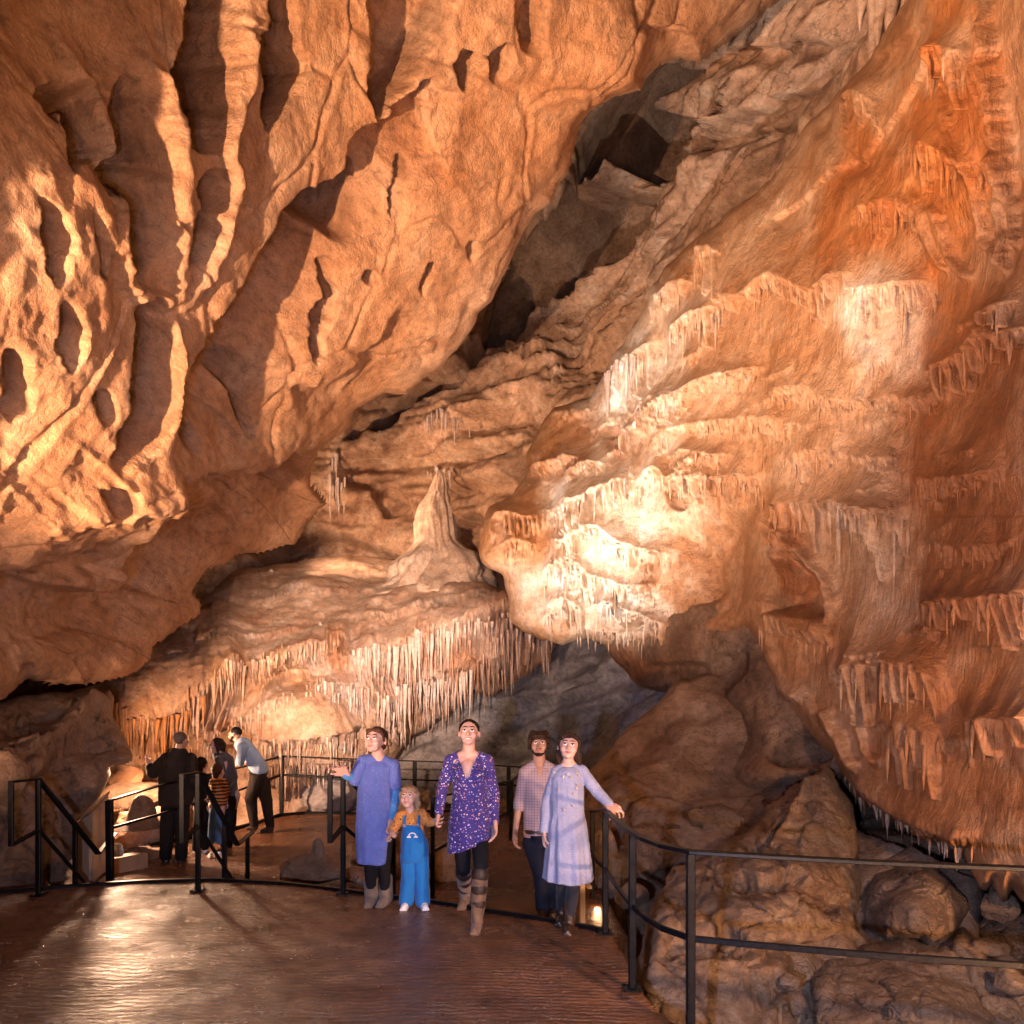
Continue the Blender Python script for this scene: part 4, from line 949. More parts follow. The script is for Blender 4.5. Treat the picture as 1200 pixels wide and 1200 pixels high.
stalactites(B, [(708,446),(724,432),(748,420)], 12, 36, 4.5, S_WHITE, 'white stalactite hanging at the left corner of the big flowstone wall', 'white stalactites at the corner of the flowstone wall', 7, .15)
stalactites(B, [(650,606),(690,592),(740,570)], 12, 22, 3.6, S_WHITE, 'bright white stalactite under the most brightly lit flowstone lip', 'stalactites on the bright flowstone lip', 8, .12)
stalactites(B, [(776,394),(810,376),(848,366)], 10, 26, 4, S_PALE, 'cream stalactite on the second pale lip of the flowstone wall', 'cream stalactites on the second pale lip', 10, .1)
stalactites(B, [(744,572),(800,568),(860,562),(896,574)], 10, 18, 3.6, S_PALE, 'brown stalactite along the lip over the smooth hollow of the wall', 'stalactites over the smooth hollow', 12, .1)
stalactites(B, [(1004,936),(1040,950),(1080,972),(1130,992)], 14, 18, 5, S_PALE, 'pale stalactite on the lower edge of the wall above the dark gap', 'stalactites over the dark gap', 13, .02)
stalactites(C, [(388,545),(396,542),(404,547)], 7, 46, 4, S_WHITE, 'white stalactite in the small cluster under the leaning ceiling', 'white stalactite cluster under the ceiling', 15, .3)
stalactites(C, [(505,492),(520,484),(545,498)], 12, 24, 3.2, S_WHITE, 'white stalactite on the back wall above the tall stalagmite', 'white stalactites on the back wall', 16, .3)
stalactites(C, [(500,556),(520,552),(530,556)], 6, 36, 4, S_WHITE, 'twisted white stalactite just above the tip of the tall stalagmite', 'stalactites over the stalagmite', 17, .5)
stalactites(None, [(1002,-30),(1018,-34),(1036,-30),(1052,-30),(1064,-28)], 9, 92, 22, S_PALE, 'large cream stalactite hanging at the very top of the cave', 'large stalactites at the top of the cave', 18, Y=9.2, jit=.35)
# ---- the countless fine drips of the curtains and lips, too many to count
def fine_drips(name, label, rows, mat, seed=0, rise=.25):
    """rows: (sheet, pts, n, length px, width px, y spread px, offset m)"""
    rng = np.random.default_rng(seed); VV = []; QQ = []; CC = []; base = 0; NS = 6; NR = 6
    ang = np.arange(NS)*math.tau/NS; tt = np.linspace(0, 1, NR)
    for sh, pts, n, lp, wp, ys, off in rows:
        q = catmull(pts, 8); seg = np.hypot(*(q[1:]-q[:-1]).T); cum = np.concatenate([[0], np.cumsum(seg)])
        for i in range(n):
            d = (i+rng.uniform(0, 1))/n*cum[-1]; px_ = float(np.interp(d, cum, q[:,0])); py_ = float(np.interp(d, cum, q[:,1]))+rng.uniform(-.15, .85)*ys
            p = at(sh, px_, py_); k = p.y/F
            i_ = min(max(int(round((py_-sh.y0)/sh.step)), 0), sh.shape[0]-1); j_ = min(max(int(round((px_-sh.x0)/sh.step)), 0), sh.shape[1]-1)
            if not sh.keep[i_, j_]: continue
            vf = .45+.65*abs(math.sin(px_*.11+lp)+.5*math.sin(px_*.31))
            L_ = lp*k*min(vf, 1.3)*rng.uniform(.4, 1.25); w_ = wp*k*rng.uniform(.6, 1.3)
            vw = np.array([-p.x, -p.y, EYE-p.z]); vw = vw/np.linalg.norm(vw)
            c = np.array(p[:])+vw*off*rng.uniform(.2, 1.6)+np.array([0, 0, L_*rise])
            bx, by = rng.uniform(-.05, .05, 2)*L_; ph = rng.uniform(0, 6)
            r = w_*.5*((1-tt)**.9*.92+.10)*(1+.15*np.sin(tt*8+ph))*(1 if rise > .1 else np.array([.25,.85,1,1,1,1]))
            X = c[0]+bx*tt[:,None]+r[:,None]*np.cos(ang)[None]; Y = c[1]+by*tt[:,None]+r[:,None]*np.sin(ang)[None]; Z = c[2]-L_*1.2*tt[:,None]+0*ang[None]
            VV.append(np.stack([X, Y, Z], -1).reshape(-1,3)); CC.append(np.tile(sh.col[i_, j_]*np.array([1.04,1.08,1.14])*rng.uniform(.85,1.12), (NS*NR,1)))
            for a in range(NR-1):
                for b in range(NS): QQ.append((base+a*NS+b, base+a*NS+(b+1)%NS, base+(a+1)*NS+(b+1)%NS, base+(a+1)*NS+b))
            base += NS*NR
    V = np.concatenate(VV); me = mesh_np(name, V, np.array(QQ)[:, ::-1]); add_col(me, np.concatenate(CC)); o = link(name, me, M[mat]); tag(o, label, 'stalactites', kind='stuff'); return o
rows = [(A, [(412,774),(450,770),(500,754),(560,744),(600,734),(645,747)], 150, 30, 3.0, 34, .06), (A, [(420,800),(470,792),(520,788),(570,774),(610,760)], 130, 30, 2.8, 34, .06), (A, [(430,826),(470,822),(510,818),(530,800)], 70, 24, 2.6, 24, .06),
        (A, [(215,815),(262,796),(300,788),(350,773),(400,758)], 130, 24, 2.8, 16, .05), (A, [(135,830),(165,838),(200,830),(240,816)], 50, 36, 3.6, 10, .05), (A, [(295,864),(340,868),(390,858),(450,852)], 110, 20, 2.6, 20, .05),
        (A, [(360,812),(400,806),(440,808),(475,814)], 80, 26, 2.8, 20, .05), (A, [(250,850),(300,842),(350,830)], 60, 14, 2.4, 10, .03), (A, [(150,884),(200,878),(250,870),(290,868)], 60, 18, 2.8, 10, .03), (A, [(290,898),(330,892),(380,884),(430,880)], 70, 24, 3.0, 16, .04)]
fine_drips('fine_stalactites', 'mass of fine drips filling the curtains under the shelf', rows, 'shelf', 5)
rows = []
for i, (p_, A_, up_, ln_, fw_) in enumerate(LED):
    wd = abs(p_[-1][0]-p_[0][0]); rows.append((B, [(a_, b_+4) for a_, b_ in p_], int(wd/(fw_*1.15))+2, ln_*.75, max(2.6, fw_*.55), 9, .006))
rng = random.Random(77)
for i in range(40):
    cx = rng.uniform(650, 1080); cy = rng.uniform(400, 740)
    if cx > 790 and cy > 590: continue
    w_ = rng.uniform(24, 60); rows.append((B, [(cx-w_/2, cy+rng.uniform(2,12)), (cx, cy), (cx+w_/2, cy-rng.uniform(2,14))], int(w_/6), rng.uniform(10,18), 2.6, 7, .006))
fine_drips('fine_stalactites', 'mass of fine drips along the many lips of the big flowstone wall', rows, 'flow', 6, rise=-.02)
# ---------------------------------------------------------------- people
def ell(bm, c, r, rot=None, seg=16, ring=10):
    k = bmesh.ops.create_uvsphere(bm, u_segments=seg, v_segments=ring, radius=1)
    for v in k['verts']:
        v.co = Vector((v.co.x*r[0], v.co.y*r[1], v.co.z*r[2]))
        if rot is not None: v.co = rot @ v.co
        v.co += Vector(c)
def cap(bm, a, b, ra, rb, flat=1.0, seg=14):
    """tapered limb segment with round ends"""
    a = Vector(a); b = Vector(b); d = b-a; L = d.length
    if L < 1e-5: return
    q = d.to_track_quat('Z', 'Y').to_matrix()
    rings = []; n = 5
    prof = []
    for i in range(n+1):
        t = math.pi/2*(1-i/n); prof.append((-ra*math.sin(t), ra*math.cos(t)))
    for i in range(n+1):
        t = math.pi/2*i/n; prof.append((L+rb*math.sin(t), rb*math.cos(t)))
    for z, r in prof:
        r = max(r, 1e-4)
        rings.append([bm.verts.new(a+q@Vector((r*math.cos(k*math.tau/seg), r*flat*math.sin(k*math.tau/seg), z))) for k in range(seg)])
    for p, s in zip(rings, rings[1:]):
        for i in range(seg): bm.faces.new((p[i], p[(i+1)%seg], s[(i+1)%seg], s[i]))
    bm.faces.new(rings[0][::-1]); bm.faces.new(rings[-1])
def chain(bm, pts, rads):
    for i in range(len(pts)-1): cap(bm, pts[i], pts[i+1], rads[i], rads[i+1])
def loft(bm, rings, seg=72):
    """rings: (cx, cy, z, rx, ry, fold_amp, folds, phase, tilt)"""
    R = []
    for (cx, cy, z, rx, ry, fa, nf, ph, tl) in rings:
        row = []
        for i in range(seg):
            a = i*math.tau/seg; f = 1+fa*(.7*math.sin(a*nf+ph)+.4*math.sin(a*(nf*1.7)+ph*2.1))
            x = rx*f*math.cos(a); row.append(bm.verts.new((cx+x, cy+ry*f*math.sin(a), z+tl*x+.006*math.sin(a*nf+ph)*(1 if fa > .03 else 0))))
        R.append(row)
    for p, s in zip(R, R[1:]):
        for i in range(seg): bm.faces.new((p[i], p[(i+1)%seg], s[(i+1)%seg], s[i]))
    bm.faces.new(R[0][::-1]); bm.faces.new(R[-1])
def fuse(name, bm, voxel, mat, parent=None, smooth=3, wr=0.0, wscale=14, stretch=1.0, seed=0, origin=None, cut=None):
    """merge overlapping solids into one continuous skin"""
    bmesh.ops.recalc_face_normals(bm, faces=bm.faces)
    me = bpy.data.meshes.new(name+'_src'); bm.to_mesh(me); bm.free()
    t = bpy.data.objects.new('tmp', me); COL.objects.link(t)
    m = t.modifiers.new('r', 'REMESH'); m.mode = 'VOXEL'; m.voxel_size = voxel; m.adaptivity = 0
    if smooth: m2 = t.modifiers.new('s', 'SMOOTH'); m2.factor = .5; m2.iterations = smooth
    dg = bpy.context.evaluated_depsgraph_get(); dg.update()
    out = bpy.data.meshes.new_from_object(t.evaluated_get(dg)); out.name = name
    bpy.data.objects.remove(t); bpy.data.meshes.remove(me)
    n = len(out.vertices); co = np.empty(n*3, np.float32); out.vertices.foreach_get('co', co); co = co.reshape(-1,3).astype(float)
    if wr:
        no = np.empty(n*3, np.float32); out.vertices.foreach_get('normal', no); no = no.reshape(-1,3)
        h = ridged(co[:,0]*wscale+seed, co[:,1]*wscale, co[:,2]*wscale*stretch, 3, seed)*.6+.6*fbm(co[:,0]*wscale*.5+seed, co[:,1]*wscale*.5, co[:,2]*wscale*.5*stretch, 2, seed+3)
        co = co+no*(h*wr)[:,None]
    if cut is not None:
        b2 = bmesh.new(); b2.from_mesh(out); b2.verts.ensure_lookup_table()
        bmesh.ops.delete(b2, geom=[v for v in b2.verts if cut(v.co)], context='VERTS'); b2.to_mesh(out); b2.free(); n = len(out.vertices); co = np.empty(n*3, np.float32); out.vertices.foreach_get('co', co); co = co.reshape(-1,3).astype(float)
    if origin is not None: co = co-np.array(origin[:])
    out.vertices.foreach_set('co', co.astype(np.float32).ravel()); out.update()
    out.materials.clear(); out.materials.append(mat)
    return link(name, out, None, parent)

def skin(col):
    s = N('skin'); p = s.coord(obj=True); c = s.ramp(s.noise(p, 18, 4), [(.3, tuple(x*.9 for x in col)), (.7, tuple(min(x*1.08,1) for x in col))])
    s.b.inputs['Subsurface Weight'].default_value = .12; s.b.inputs['Subsurface Radius'].default_value = (.02,.008,.004); s.b.inputs['Subsurface Scale'].default_value = .5
    return s.set(color=c, rough=.5, normal=s.bump(s.noise(p, 120, 3), .15, .001))
def hairm(name, col):
    s = N(name); p = s.coord((1,1,.12), obj=True); n = s.noise(p, 160, 4, .6); c = s.ramp(n, [(.3, tuple(x*.55 for x in col)), (.7, tuple(min(x*1.4,1) for x in col))])
    s.b.inputs['Specular IOR Level'].default_value = .2
    return s.set(color=c, rough=.6, normal=s.bump(n, 1.0, .006))
def cloth(name, col, var=.12, fine=420, sheen=.2, rough=.85):
    s = N(name); p = s.coord(obj=True); n = s.noise(p, 10, 5, .6); c = s.ramp(n, [(.3, tuple(x*(1-var) for x in col)), (.7, tuple(min(x*(1+var),1) for x in col))])
    f = s.noise(p, fine, 2); c = s.mix(c, s.ramp(f, [(.35,.8),(.65,1.15)]), .8, 'MULTIPLY')
    s.b.inputs['Sheen Weight'].default_value = sheen; s.b.inputs['Specular IOR Level'].default_value = .25
    return s.set(color=c, rough=rough, normal=s.bump(f, .35, .001, s.bump(s.noise(p, 22, 4, .6, .5), .35, .01)))
def dotted(name, base, dots, scale=55, size=.42, sheen=.1):
    """a ground colour with scattered small blossoms in several colours"""
    s = N(name); p = s.coord(obj=True); v = s.n('ShaderNodeTexVoronoi'); v.inputs['Scale'].default_value = scale; s.l(p, v.inputs['Vector'])
    sep = s.n('ShaderNodeSeparateColor'); s.l(v.outputs['Color'], sep.inputs[0])
    k = len(dots); stops = [(i/k, dots[i]) for i in range(k)]
    dc = s.ramp(sep.outputs[0], stops, 'CONSTANT')
    r = s.math('MULTIPLY', sep.outputs[1], size); r = s.math('ADD', r, .12)
    m = s.math('LESS_THAN', v.outputs['Distance'], r)
    c = s.mix(base, dc, m); n = s.noise(p, 9, 4); c = s.mix(c, s.ramp(n, [(.3,.8),(.7,1.12)]), .7, 'MULTIPLY')
    s.b.inputs['Sheen Weight'].default_value = sheen
    return s.set(color=c, rough=.8, normal=s.bump(s.noise(p, 20, 4, .6, .5), .4, .012))
def plaid(name, base, line):
    s = N(name); p = s.coord(obj=True); sx = s.n('ShaderNodeSeparateXYZ'); s.l(p, sx.inputs[0])
    def stripes(o, f):
        a = s.math('MULTIPLY', o, f); a = s.math('FRACT', a); return s.math('LESS_THAN', a, .22)
    m = s.math('MAXIMUM', stripes(sx.outputs[0], 38), stripes(sx.outputs[2], 38))
    c = s.mix(base, line, s.math('MULTIPLY', m, .75))
    return s.set(color=c, rough=.85, normal=s.bump(s.noise(p, 20, 4, .6, .6), .5, .012))
def striped(name, a_, b_, f, rot=(0,0,0)):
    s = N(name); p = s.coord(obj=True, rot=rot); w = s.n('ShaderNodeTexWave', wave_type='BANDS', bands_direction='Z'); w.inputs['Scale'].default_value = f; w.inputs['Distortion'].default_value = 2.5; w.inputs['Detail'].default_value = 2
    s.l(p, w.inputs['Vector']); c = s.ramp(w.outputs[1], [(0, a_), (.5, b_)], 'CONSTANT')
    return s.set(color=c, rough=.85, normal=s.bump(s.noise(p, 20, 4), .4, .01))
K = {}
K['skin'] = skin((.54,.32,.25)); K['skin2'] = skin((.44,.25,.18)); K['skin3'] = skin((.57,.35,.28))
K['eye'] = plain('eye_white', (.82,.82,.82), .2, var=.02); K['iris'] = plain('iris', (.035,.03,.03), .15, var=.1); K['lip'] = plain('lips', (.48,.16,.14), .4, var=.05); K['teeth'] = plain('teeth', (.85,.82,.76), .25, var=.02)
K['hair_brown'] = hairm('brown_hair', (.028,.013,.008)); K['hair_dark'] = hairm('dark_hair', (.010,.007,.006)); K['hair_red'] = hairm('reddish_brown_hair', (.055,.022,.012)); K['hair_fair'] = hairm('fair_hair', (.34,.21,.11)); K['hair_grey'] = hairm('short_grey_brown_hair', (.10,.075,.06))
K['periwinkle'] = dotted('blue_knit', (.085,.12,.40), [(.13,.18,.50),(.05,.16,.42),(.10,.12,.42)], 110, .5); K['cyan_sleeve'] = dotted('bright_blue_sleeve', (.045,.20,.50), [(.25,.42,.62),(.05,.22,.5),(.04,.18,.48)], 70, .2)
K['floral'] = dotted('floral_print', (.036,.020,.17), [(.80,.75,.82),(.12,.14,.55),(.55,.22,.20),(.45,.42,.75),(.70,.45,.30),(.05,.03,.20),(.5,.42,.8)], 62, .32)
K['tights'] = cloth('black_tights', (.005,.005,.007), sheen=0); K['tights2'] = dotted('dark_tights', (.005,.006,.014), [(.012,.016,.03),(.005,.006,.014)], 90, .3)
K['boot'] = cloth('brown_suede', (.14,.085,.05), .3, 200, .2, .7); K['boot_band'] = cloth('dark_leather', (.035,.022,.016), .3, 200, 0, .5); K['boot_dark'] = plain('dark_leather', (.03,.017,.012), .35, bump_s=80, var=.4); K['boot_tan'] = cloth('tan_felt', (.16,.12,.09), .25)
K['denim'] = cloth('blue_dungarees', (.012,.155,.46), .08); K['shirt_o'] = dotted('orange_leaf_print', (.62,.24,.05), [(.05,.03,.02),(.75,.35,.10),(.10,.05,.02)], 60, .30)
K['plaid'] = plaid('checked_shirt', (.40,.33,.37), (.24,.13,.17)); K['navy'] = cloth('dark_trousers', (.006,.009,.022), sheen=0); K['belt'] = plain('leather_belt', (.03,.018,.012), .4)
K['paleblue'] = dotted('pale_blue_jersey', (.26,.285,.43), [(.35,.37,.52),(.22,.25,.39),(.29,.31,.46)], 150, .5); K['gold'] = plain('gold_sequin', (.85,.62,.35), .2, metal=.6)
K['jacket'] = cloth('dark_jacket', (.016,.011,.009), .2, sheen=0); K['black'] = cloth('black_trousers', (.006,.005,.005), sheen=0); K['grey_top'] = cloth('grey_cardigan', (.075,.07,.07)); K['scarf'] = cloth('grey_scarf', (.16,.15,.16))
K['tiger'] = striped('orange_black_stripes', (.50,.17,.035), (.02,.014,.01), 7); K['jeans'] = cloth('blue_jeans', (.06,.13,.24), .2); K['lblue'] = cloth('light_blue_shirt', (.24,.32,.44)); K['brown_trs'] = cloth('brown_trousers', (.018,.011,.008), sheen=0); K['shoe'] = cloth('brown_boots', (.06,.035,.022)); K['white'] = plain('white_canvas', (.75,.73,.72), .6)

def hand(bm, wrist, tip, sz, curl=.5, palm_n=None, thumb_side=1, spread=.1):
    """palm, four jointed fingers and a thumb leaving the side of the palm"""
    w = Vector(wrist); d = (Vector(tip)-w).normalized(); n = Vector(palm_n) if palm_n is not None else Vector((0,-1,0))
    n = (n-d*n.dot(d)).normalized(); s = d.cross(n).normalized()*thumb_side
    P = sz*.52; wd = sz*.22
    for k in (-1.2, -.4, .4, 1.2): cap(bm, w+s*wd*k*.55+d*sz*.03, w+s*wd*k+d*P, sz*.105, sz*.085)
    for i, (k, L) in enumerate(((-1.5,.36), (-.5,.44), (.5,.47), (1.5,.42))):
        a = w+s*wd*k*1.05+d*P; dd = (d+s*k*spread*.3).normalized(); seg = sz*L/3; r = sz*.062
        for j in range(3):
            ang = curl*(.55+.35*j); d2 = (dd*math.cos(ang*(j+1)*.8)+n*math.sin(ang*(j+1)*.8)).normalized()
            b = a+d2*seg; cap(bm, a, b, r, r*.92); a = b; r *= .92
    a = w+s*wd*1.35+d*sz*.14; b = a+(s*.75+d*.7+n*.25).normalized()*sz*.24; c = b+(d*.8+n*(.4+curl*.5)+s*.15).normalized()*sz*.20
    cap(bm, a, b, sz*.085, sz*.07); cap(bm, b, c, sz*.07, sz*.055)

def hangdown(s, x, y, z, L, ra, rb, dx=0, dy=0):
    a = s.hp(x, y, z); return (a, a+Vector((dx, dy, -L))*s.k(), ra*s.k(), rb*s.k())
def trap(bm, P, r=.046, t=.22, dz=-.012):
    for sh in ('shL','shR'):
        n, a = Vector(P.J['neck']), Vector(P.J[sh]); cap(bm, n.lerp(a, t)+Vector((0,0,dz)), a, r*P.k(), r*P.k()*1.08)
class Person:
    def __init__(s, label, root, Hs, J, face, pitch=0, roll=0, head_r=None, sk='skin', vox=.007, group=None):
        """J: world joints. face: horizontal direction the face looks, pitch: degrees looking up. Hs: head height (chin to crown)."""
        s.label = label; s.o = Vector(root); s.J = J; s.Hs = Hs; s.sk = sk; s.vox = vox
        f = Vector((face[0], face[1], 0)).normalized(); p = math.radians(pitch)
        fw = Vector((f.x*math.cos(p), f.y*math.cos(p), math.sin(p))); rt = fw.cross(Vector((0,0,1))).normalized(); up = rt.cross(fw).normalized()
        if roll:
            q = Matrix.Rotation(math.radians(roll), 3, fw); rt = q@rt; up = q@up
        s.rot = Matrix((rt, -fw, up)).transposed()   # local: x right of person, -y face, z up (x = rt)
        s.hc = Vector(J['head']); s.group = group
    def hp(s, x, y, z):
        k = s.Hs/.225; return s.hc+s.rot@Vector((x*k, y*k, z*k))
    def k(s): return s.Hs/.225
    def head(s, bm, child=False):
        k = s.k(); e = lambda c, r: ell(bm, s.hp(*c), tuple(q*k for q in r), s.rot, 20, 14)
        w = 1.10 if child else 1.05
        e((0,.014,.030), (.076*w,.093,.084)); e((0,-.030,-.010), (.064*w,.062,.076)); e((0,-.044,-.062), (.050*w,.044,.040)); e((0,-.068,-.088), (.021,.018,.017))
        for sx in (-1, 1):
            e((sx*.036*w,-.062,-.028), (.027,.024,.027)); e((sx*.078*w,.012,-.004), (.010,.017,.028)); e((sx*.026,-.083,.030), (.024,.010,.008)); e((sx*.011,-.094,-.030), (.010,.010,.008))
        cap(bm, s.hp(0,-.083,.018), s.hp(0,-.106,-.024), .008*k, .0125*k); e((0,-.086,-.054), (.020,.011,.006)); e((0,-.085,-.064), (.018,.011,.006))
    def features(s, body, mouth='closed', brow='hair_brown', eyes=True):
        k = s.k(); inv = s.o
        def ch(name, fn, mat, par):
            bm = bmesh.new(); fn(bm); bmesh.ops.translate(bm, vec=-inv, verts=bm.verts); return from_bm(name, bm, K[mat], par)
        if eyes:
            for sx in (-1, 1):
                e = ch('eye', lambda bm: ell(bm, s.hp(sx*.030,-.0835,.010), (.0155*k,.010*k,.0092*k), s.rot), 'eye', body)
                ch('iris', lambda bm: ell(bm, s.hp(sx*.030,-.0915,.0125), (.0080*k,.0040*k,.0080*k), s.rot), 'iris', e)
                ch('eyebrow', lambda bm: (cap(bm, s.hp(sx*.014,-.0925,.036), s.hp(sx*.032,-.092,.0410), .0034*k, .0034*k, 1, 8), cap(bm, s.hp(sx*.032,-.092,.0410), s.hp(sx*.050,-.083,.036), .0034*k, .0022*k, 1, 8)), brow, body)
                ch('eyelid', lambda bm: cap(bm, s.hp(sx*.016,-.0925,.0195), s.hp(sx*.045,-.087,.0185), .0026*k, .0024*k, 1, 8), brow, body)
        if mouth == 'smile':
            ch('teeth', lambda bm: ell(bm, s.hp(0,-.0975,-.0590), (.0200*k,.004*k,.0058*k), s.rot), 'teeth', body)
        if mouth:
            ch('lips', lambda bm: (cap(bm, s.hp(-.022,-.090,-.052), s.hp(0,-.0985,-.0530), .0026*k, .0036*k, 1, 8), cap(bm, s.hp(0,-.0965,-.0535), s.hp(.022,-.088,-.052), .0040*k, .0026*k, 1, 8),
                                   cap(bm, s.hp(-.021,-.088,-.054), s.hp(0,-.0955,-.0650), .0026*k, .0046*k, 1, 8), cap(bm, s.hp(0,-.0955,-.0650), s.hp(.021,-.088,-.054), .0046*k, .0026*k, 1, 8)), 'lip', body)
    def body(s, bmf, child=False, extra=None):
        bm = bmesh.new(); s.head(bm, child)
        J = s.J; k = s.k()
        nk = Vector(J['neck']); cap(bm, s.hp(0,.022,-.05), nk+Vector((0,0,-.02*k)), .050*k*bmf, .060*k*bmf)
        cw = bmf; L, R = Vector(J['shL']), Vector(J['shR']); ch = (L+R)/2; hip = Vector(J['hip'])
        cap(bm, L.lerp(ch,.25), R.lerp(ch,.25), .052*k*cw, .052*k*cw); cap(bm, nk, L, .045*k*cw, .040*k*cw); cap(bm, nk, R, .045*k*cw, .040*k*cw)
        cap(bm, ch+Vector((0,0,-.06*k)), hip, .095*k*cw, .10*k*cw)
        cap(bm, hip+Vector((-.05*k,0,0)), hip+Vector((.05*k,0,0)), .09*k*cw, .09*k*cw)
        for sd in 'LR':
            sh, el, wr, hd = (Vector(J[n+sd]) for n in ('sh','el','wr','hd'))
            cap(bm, sh, el, .042*k*cw, .034*k*cw); cap(bm, el, wr, .034*k*cw, .024*k*cw)
            hz = s.J.get('hs', .80)*s.Hs
            hand(bm, wr, hd, hz, J.get('curl'+sd, .5), J.get('pn'+sd), J.get('ts'+sd, 1))
            hp = hip+Vector((.075*k*(-1 if sd == 'L' else 1)*J.get('hipw', 1), 0, -.03*k)); kn, an, to = (Vector(J[n+sd]) for n in ('kn','an','to'))
            cap(bm, hp, kn, .072*k*cw, .050*k*cw); m = kn.lerp(an, .3)+Vector((0,.012,0)); cap(bm, kn, m, .048*k*cw, .050*k*cw); cap(bm, m, an, .050*k*cw, .034*k*cw)
            g_ = Vector((to.x, to.y, s.J.get('ground', 0.0)+.028*k)); cap(bm, Vector((an.x, an.y, s.J.get('ground', 0.0)+.05*k)), an.lerp(g_, .6)*.0+Vector((an.x*.4+to.x*.6, an.y*.4+to.y*.6, s.J.get('ground', 0.0)+.03*k)), .028*k, .016*k)
            J['hp'+sd] = hp
        if extra: extra(bm)
        b = fuse('person', bm, s.vox, K[s.sk], None, 2, origin=s.o)
        b.location = s.o; tag(b, s.label, 'person', s.group); s.b = b; return b
    def garment(s, name, mat, fn, vox=None, wr=.006, wscale=12, stretch=.6, seed=1, smooth=3, parent=None, cut=None):
        bm = bmesh.new(); fn(bm); return fuse(name, bm, vox or s.vox*1.1, K[mat], parent or s.b, smooth, wr, wscale, stretch, seed, origin=s.o, cut=cut)
    def limb(s, bm, names, rads):
        chain(bm, [Vector(s.J[n]) if isinstance(n, str) else Vector(n) for n in names], [r*s.k() for r in rads])
    def shoe(s, bm, sd, r=.040, heel=True, top=.12):
        an, to = Vector(s.J['an'+sd]), Vector(s.J['to'+sd]); k = s.k(); g = min(to.z, an.z)
        h = (to-an); h.z = 0; h = h.normalized() if h.length > 1e-4 else Vector((0,-1,0))
        z0 = s.J.get('ground', 0.0)+s.J.get('lift'+sd, 0.0)
        base = Vector((an.x, an.y, z0)); L = (to-an); L.z = 0; L = max(L.length, .09*k)
        cap(bm, Vector((an.x, an.y, z0+top)), Vector((an.x, an.y, z0+.055*k)), r*k*1.0, r*k*1.05)
        cap(bm, base-h*.02*k+Vector((0,0,.034*k)), base+h*(L*.95)+Vector((0,0,.028*k)), .036*k, .031*k)
        cap(bm, base+h*L*.5+Vector((0,0,.034*k)), base+h*(L*.9)+Vector((0,0,.026*k)), .038*k, .033*k)
        boxm(bm, base+h*(L*.42)+Vector((0,0,.010*k)), (.072*k, L+.07*k, .020*k), Matrix.Rotation(math.atan2(-h.x, h.y), 3, 'Z'))

def px(Y0):
    return lambda x, y, dy=0.0: W(x, y, Y0+dy)

# --- girl in the blue dress, left of the family
q = px(5.95); J = dict(head=q(440.6,868.5,-.02), neck=q(444.5,887,.02), shL=q(426.5,893,.02), shR=q(460,898,.04), elL=q(416,913,-.02), wrL=q(406,909,-.08), hdL=q(401,903,-.12), elR=q(463.5,928,.06), wrR=q(459,962,-.02), hdR=q(456.5,974,-.05),
    hip=q(441,962,.02), knL=q(434.5,1014,-.02), anL=q(435,1047,.04), toL=q(431.5,1058,-.10), knR=q(450,1017,.0), anR=q(452.5,1049,.06), toR=q(445,1060,-.10), curlL=.5, curlR=.9, pnL=(.2,.0,-1), pnR=(1,-.2,0), tsL=-1, tsR=-1)
P1 = Person('girl in a long blue dress over bright blue sleeves, holding the toddler by the hand', (q(441,962).x, 5.95, 0), .232, J, (-.32,-1), 12)
b = P1.body(.95, True); P1.features(b, 'closed', 'hair_red')
k = P1.k()
P1.garment('dress', 'periwinkle', lambda bm: (loft(bm, [(J['hip'].x-.03+.004,5.97,.365,.140,.125,.05,7,0,-.05),(J['hip'].x-.025,5.97,.50,.150,.125,.035,6,.3,0),(J['hip'].x-.02,5.97,.72,.158,.120,.02,5,.5,0),(J['hip'].x-.015,5.98,.90,.150,.112,.015,5,.9,0),(J['hip'].x-.01,5.98,1.08,.142,.100,.008,5,.9,0),(J['neck'].x-.005,5.98,1.20,.130,.088,0,5,0,0),(J['neck'].x,5.98,1.255,.075,.062,0,5,0,0)]),
    P1.limb(bm, ['shL','elL'], [.058,.052]), P1.limb(bm, ['shR', J['shR'].lerp(J['elR'],.75)], [.060,.056]), trap(bm, P1, .050)), seed=3, wr=.010, wscale=9, stretch=.4)
P1.garment('sleeve', 'cyan_sleeve', lambda bm: P1.limb(bm, [J['elL'].lerp(J['shL'],.1),'wrL'], [.045,.036]), seed=4, wr=.003); P1.garment('sleeve', 'cyan_sleeve', lambda bm: P1.limb(bm, [J['shR'].lerp(J['elR'],.7),'elR','wrR'], [.047,.044,.036]), seed=5, wr=.003)
P1.garment('tights', 'tights', lambda bm: (P1.limb(bm, ['hpL','knL','anL'], [.080,.056,.042]), P1.limb(bm, ['hpR','knR','anR'], [.080,.056,.042])), wr=.003, seed=6)
for sd in 'LR': P1.garment('boot', 'boot_tan', lambda bm: P1.shoe(bm, sd, .056, top=.215), wr=.005, seed=7)
P1.garment('hair', 'hair_red', lambda bm: (ell(bm, P1.hp(0,.023,.045), (.087*k,.094*k,.084*k), P1.rot), ell(bm, P1.hp(0,.05,-.01), (.074*k,.066*k,.07*k), P1.rot), cap(bm, P1.hp(-.05,-.045,.085), P1.hp(.055,-.05,.078), .022*k, .022*k), cap(bm, P1.hp(.066,-.03,.06), P1.hp(.078,-.005,.0), .018*k, .012*k), cap(bm, P1.hp(-.066,-.03,.06), P1.hp(-.078,-.005,.0), .018*k, .012*k)), wr=.004, wscale=50, stretch=.2, seed=8, vox=.006)

